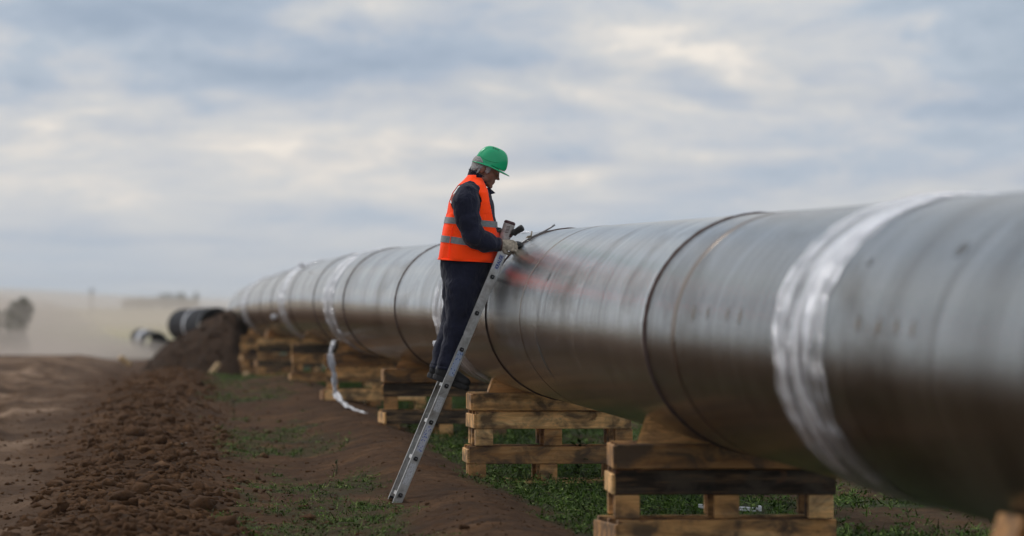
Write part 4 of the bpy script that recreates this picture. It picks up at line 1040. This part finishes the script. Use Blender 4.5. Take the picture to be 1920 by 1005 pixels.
def boots():
    ang = R(-20)
    for (px, py, dy) in ((834, 716, -.08), (822.5, 714, .065)):
        c = Q(px, py, dy); rt = Matrix.Rotation(-ang, 3, 'Y'); T = lambda x, y, z: c + rt @ Vector((x, y, z))
        root = empty('boot', (0, 0, 0)); root.parent = man
        V, F = [], []
        # upper: lofted sections along the foot
        tube_geo(V, F, [T(-.088, 0, .052), T(-.07, 0, .056), T(0, 0, .060), T(.06, 0, .058), T(.115, 0, .048), T(.150, 0, .044), T(.172, 0, .040)],
                 [(.034, .030), (.050, .040), (.056, .042), (.052, .048), (.043, .051), (.038, .046), (.022, .030)], 18)
        sh = Vector((.012, 0, 0)); tube_geo(V, F, [T(-.032, 0, .05), T(-.028, 0, .09) + sh, T(-.022, 0, .14) + sh], [(.058, .044), (.055, .046), (.056, .048)], 18)
        tube_geo(V, F, [T(-.026, 0, .128) + sh, T(-.022, 0, .146) + sh], [(.063, .055), (.062, .054)], 18)
        o = mobj('upper', V, F, G['boot'], parent=root); remesh(o, .0055, 3, .5); bake(o); o.data.materials.clear(); o.data.materials.append(G['boot'])
        V, F = [], []; out = [(-.095, .020), (-.10, 0), (-.095, -.020), (-.07, -.037), (0, -.034), (.06, -.045), (.12, -.051), (.165, -.042), (.188, -.015), (.188, .015), (.165, .042), (.12, .050), (.06, .040), (0, .033), (-.07, .037)]
        m = len(out)
        for (z, k) in ((-.004, .96), (.006, 1.0), (.022, 1.0), (.026, .95)):
            for (x, y) in out: V.append(T(x * k * .94 + .002, y * k, z * 1.2 - (.0 if -.02 > x or x > .04 else -.005 * (z < .003))))
        for j in range(3):
            for i in range(m): i2 = (i + 1) % m; F.append((j * m + i2, j * m + i, (j + 1) * m + i, (j + 1) * m + i2))
        F.append(tuple(range(m))); F.append(tuple(range(4 * m - 1, 3 * m - 1, -1))); mobj('sole', V, F, G['sole'], False, root)
        V, F = [], []
        for k in range(5): z = .07 + .012 * k; x = .075 - .016 * k; tube_geo(V, F, [T(x, -.03, z + .01), T(x + .006, 0, z + .022), T(x, .03, z + .01)], [.0028] * 3, 6)
        mobj('laces', V, F, G['dark'], parent=root)
boots()
def hand(root, wrist, dirv, palm_n, mat, curl=1.0, sc=1.0, name='glove', thumb_side=1):
    """gloved fist: palm plus four unequal bent fingers and a thumb; dirv: along the palm, palm_n: palm faces this way"""
    d = Vector(dirv).normalized(); nn = Vector(palm_n); nn = (nn - d * nn.dot(d)).normalized(); s = d.cross(nn)
    V, F = [], []; w0 = Vector(wrist)
    g = lambda a, b, c: w0 + (d * a + s * b + nn * c) * sc
    tube_geo(V, F, [g(-.035, 0, 0), g(0, 0, 0), g(.035, 0, 0), g(.07, 0, .003), g(.09, 0, .004)], [(.036, .028), (.033, .026), (.043, .021), (.047, .019), (.042, .014)], 16, s.cross(d))
    for k, (b, ln) in enumerate(((-.034, .9), (-.012, 1.05), (.011, 1.0), (.032, .8))):
        L1, L2, L3 = .040 * ln, .027 * ln, .022 * ln; p = g(.078, b, .003); a = .45 * curl; pts = [g(.05, b * .9, 0), p]
        for L_, da in ((L1, .75 * curl), (L2, .95 * curl), (L3, .65 * curl)):
            p = p + (d * math.cos(a) + nn * math.sin(a)) * L_ * sc; pts.append(p.copy()); a += da
        tube_geo(V, F, pts, [.0105 * sc, .0125 * sc, .0115 * sc, .0105 * sc, .008 * sc], 10)
    b = -.040 * thumb_side
    tube_geo(V, F, [g(.015, b * .6, .006), g(.035, b * 1.15, .020), g(.058, b * 1.05, .038), g(.078, b * .6, .046)], [.016 * sc, .015 * sc, .013 * sc, .010 * sc], 10)
    o = mobj(name, V, F, mat, parent=root); remesh(o, .0042, 2, .5); bake(o); o.data.materials.clear(); o.data.materials.append(mat); return o
hand(None, Q(939, 458, -.15), (1, .12, -.12), (-.1, .85, -.55), G['glove'], 1.35, 1.08)
hand(None, Q(936, 437, .03), (.75, -.25, .35), (.9, -.3, -.2), G['glove_dk'], .85, .85)

# angle grinder held against the joint
def grinder():
    B = P(944.5, 453, MD - .06); T_ = P(957, 414.5, MD - .06); ax = (T_ - B).normalized()
    t = empty('angle_grinder', B); tag(t, 'dusty grey angle grinder with maroon cap and black side handle in the gloved hands', 'grinder')
    I = Matrix.Translation(-B)
    def po(name, pts, rad, mat, seg=20):
        V, F = [], []; tube_geo(V, F, pts, rad, seg); o = mesh_obj(name, V, F, mat, None, False); o.data.transform(I); weld(o); o.parent = t
        m = o.modifiers.new('b', 'BEVEL'); m.width = .003; m.segments = 2; m.limit_method = 'ANGLE'; return o
    Ln = (T_ - B).length; at = lambda k: B + ax * k
    po('motor_housing', [at(-.02), at(.02), at(Ln * .8), at(Ln * .86)], [.033, .038, .0415, .0405], G['tool'])
    po('end_cap', [at(Ln * .86), at(Ln * .96), at(Ln)], [.042, .040, .030], G['maroon'])
    for k in range(5):
        q = at(Ln * (.45 + .07 * k)); po('vent_slot', [q + Vector((-.012, -.0405, 0)), q + Vector((.012, -.0405, 0))], .0022, G['maroon'], 6)
    # black side handle
    h0, h1 = P(958, 440, MD - .075), P(981, 426, MD - .10)
    dv = h1 - h0; po('side_handle', [h0, h0 + dv * .16, h0 + dv * .2, h0 + dv * .45, h0 + dv * .8, h0 + dv * .95, h1], [.014, .014, .026, .021, .025, .024, .016], G['dark'], 14)
    po('handle_collar', [h0 - dv * .25, h0 + dv * .02], [.018, .018], G['maroon'], 14)
    # gear head and cup brush on the seam
    c0, c1 = P(950, 457, MD - .02), P(969, 461, MD + .03); po('gear_head', [c0, c0.lerp(c1, .5), c1], [.028, .030, .024], G['steel'], 16)
    po('brush_cup', [P(966, 458, MD - .10), P(970, 460, MD - .05), P(974, 462, MD + .03)], [.020, .031, .034], G['dark'], 18)
grinder()
# steel rod lying along the seam
def rod():
    c = axis(40.42); V, F = [], []; pts = []
    for k in range(16):
        q = R(130) - (R(130) - R(101)) * k / 15; r = PR + .012 + (.028 * (max(0, k - 9) / 6) ** 2); pts.append((c[0] + r * math.cos(q), 40.40, c[2] + r * math.sin(q)))
    tube_geo(V, F, pts, [.0065] * 16, 8); o = mesh_obj('steel_rod', V, F, G['steel'], None, True); tag(o, 'thin grey steel rod lying along the weld on top of the pipe', 'rod')
    q = R(119); r = PR + .02; p = Vector((c[0] + r * math.cos(q), 40.36, c[2] + r * math.sin(q))); V = [p + Vector(v) for v in ((-.026, 0, -.010), (.012, .008, -.006), (.018, .0, .006), (.022, .01, .040), (.016, 0, .042), (.008, -.01, .010), (-.012, 0, .006))]
    o = mesh_obj('paper_scrap', V, [tuple(range(7))], G['glove'], None, False); m = o.modifiers.new('s', 'SOLIDIFY'); m.thickness = .004; tag(o, 'small torn pale scrap caught beside the steel rod', 'scrap')
rod()
bpy.context.view_layer.update()
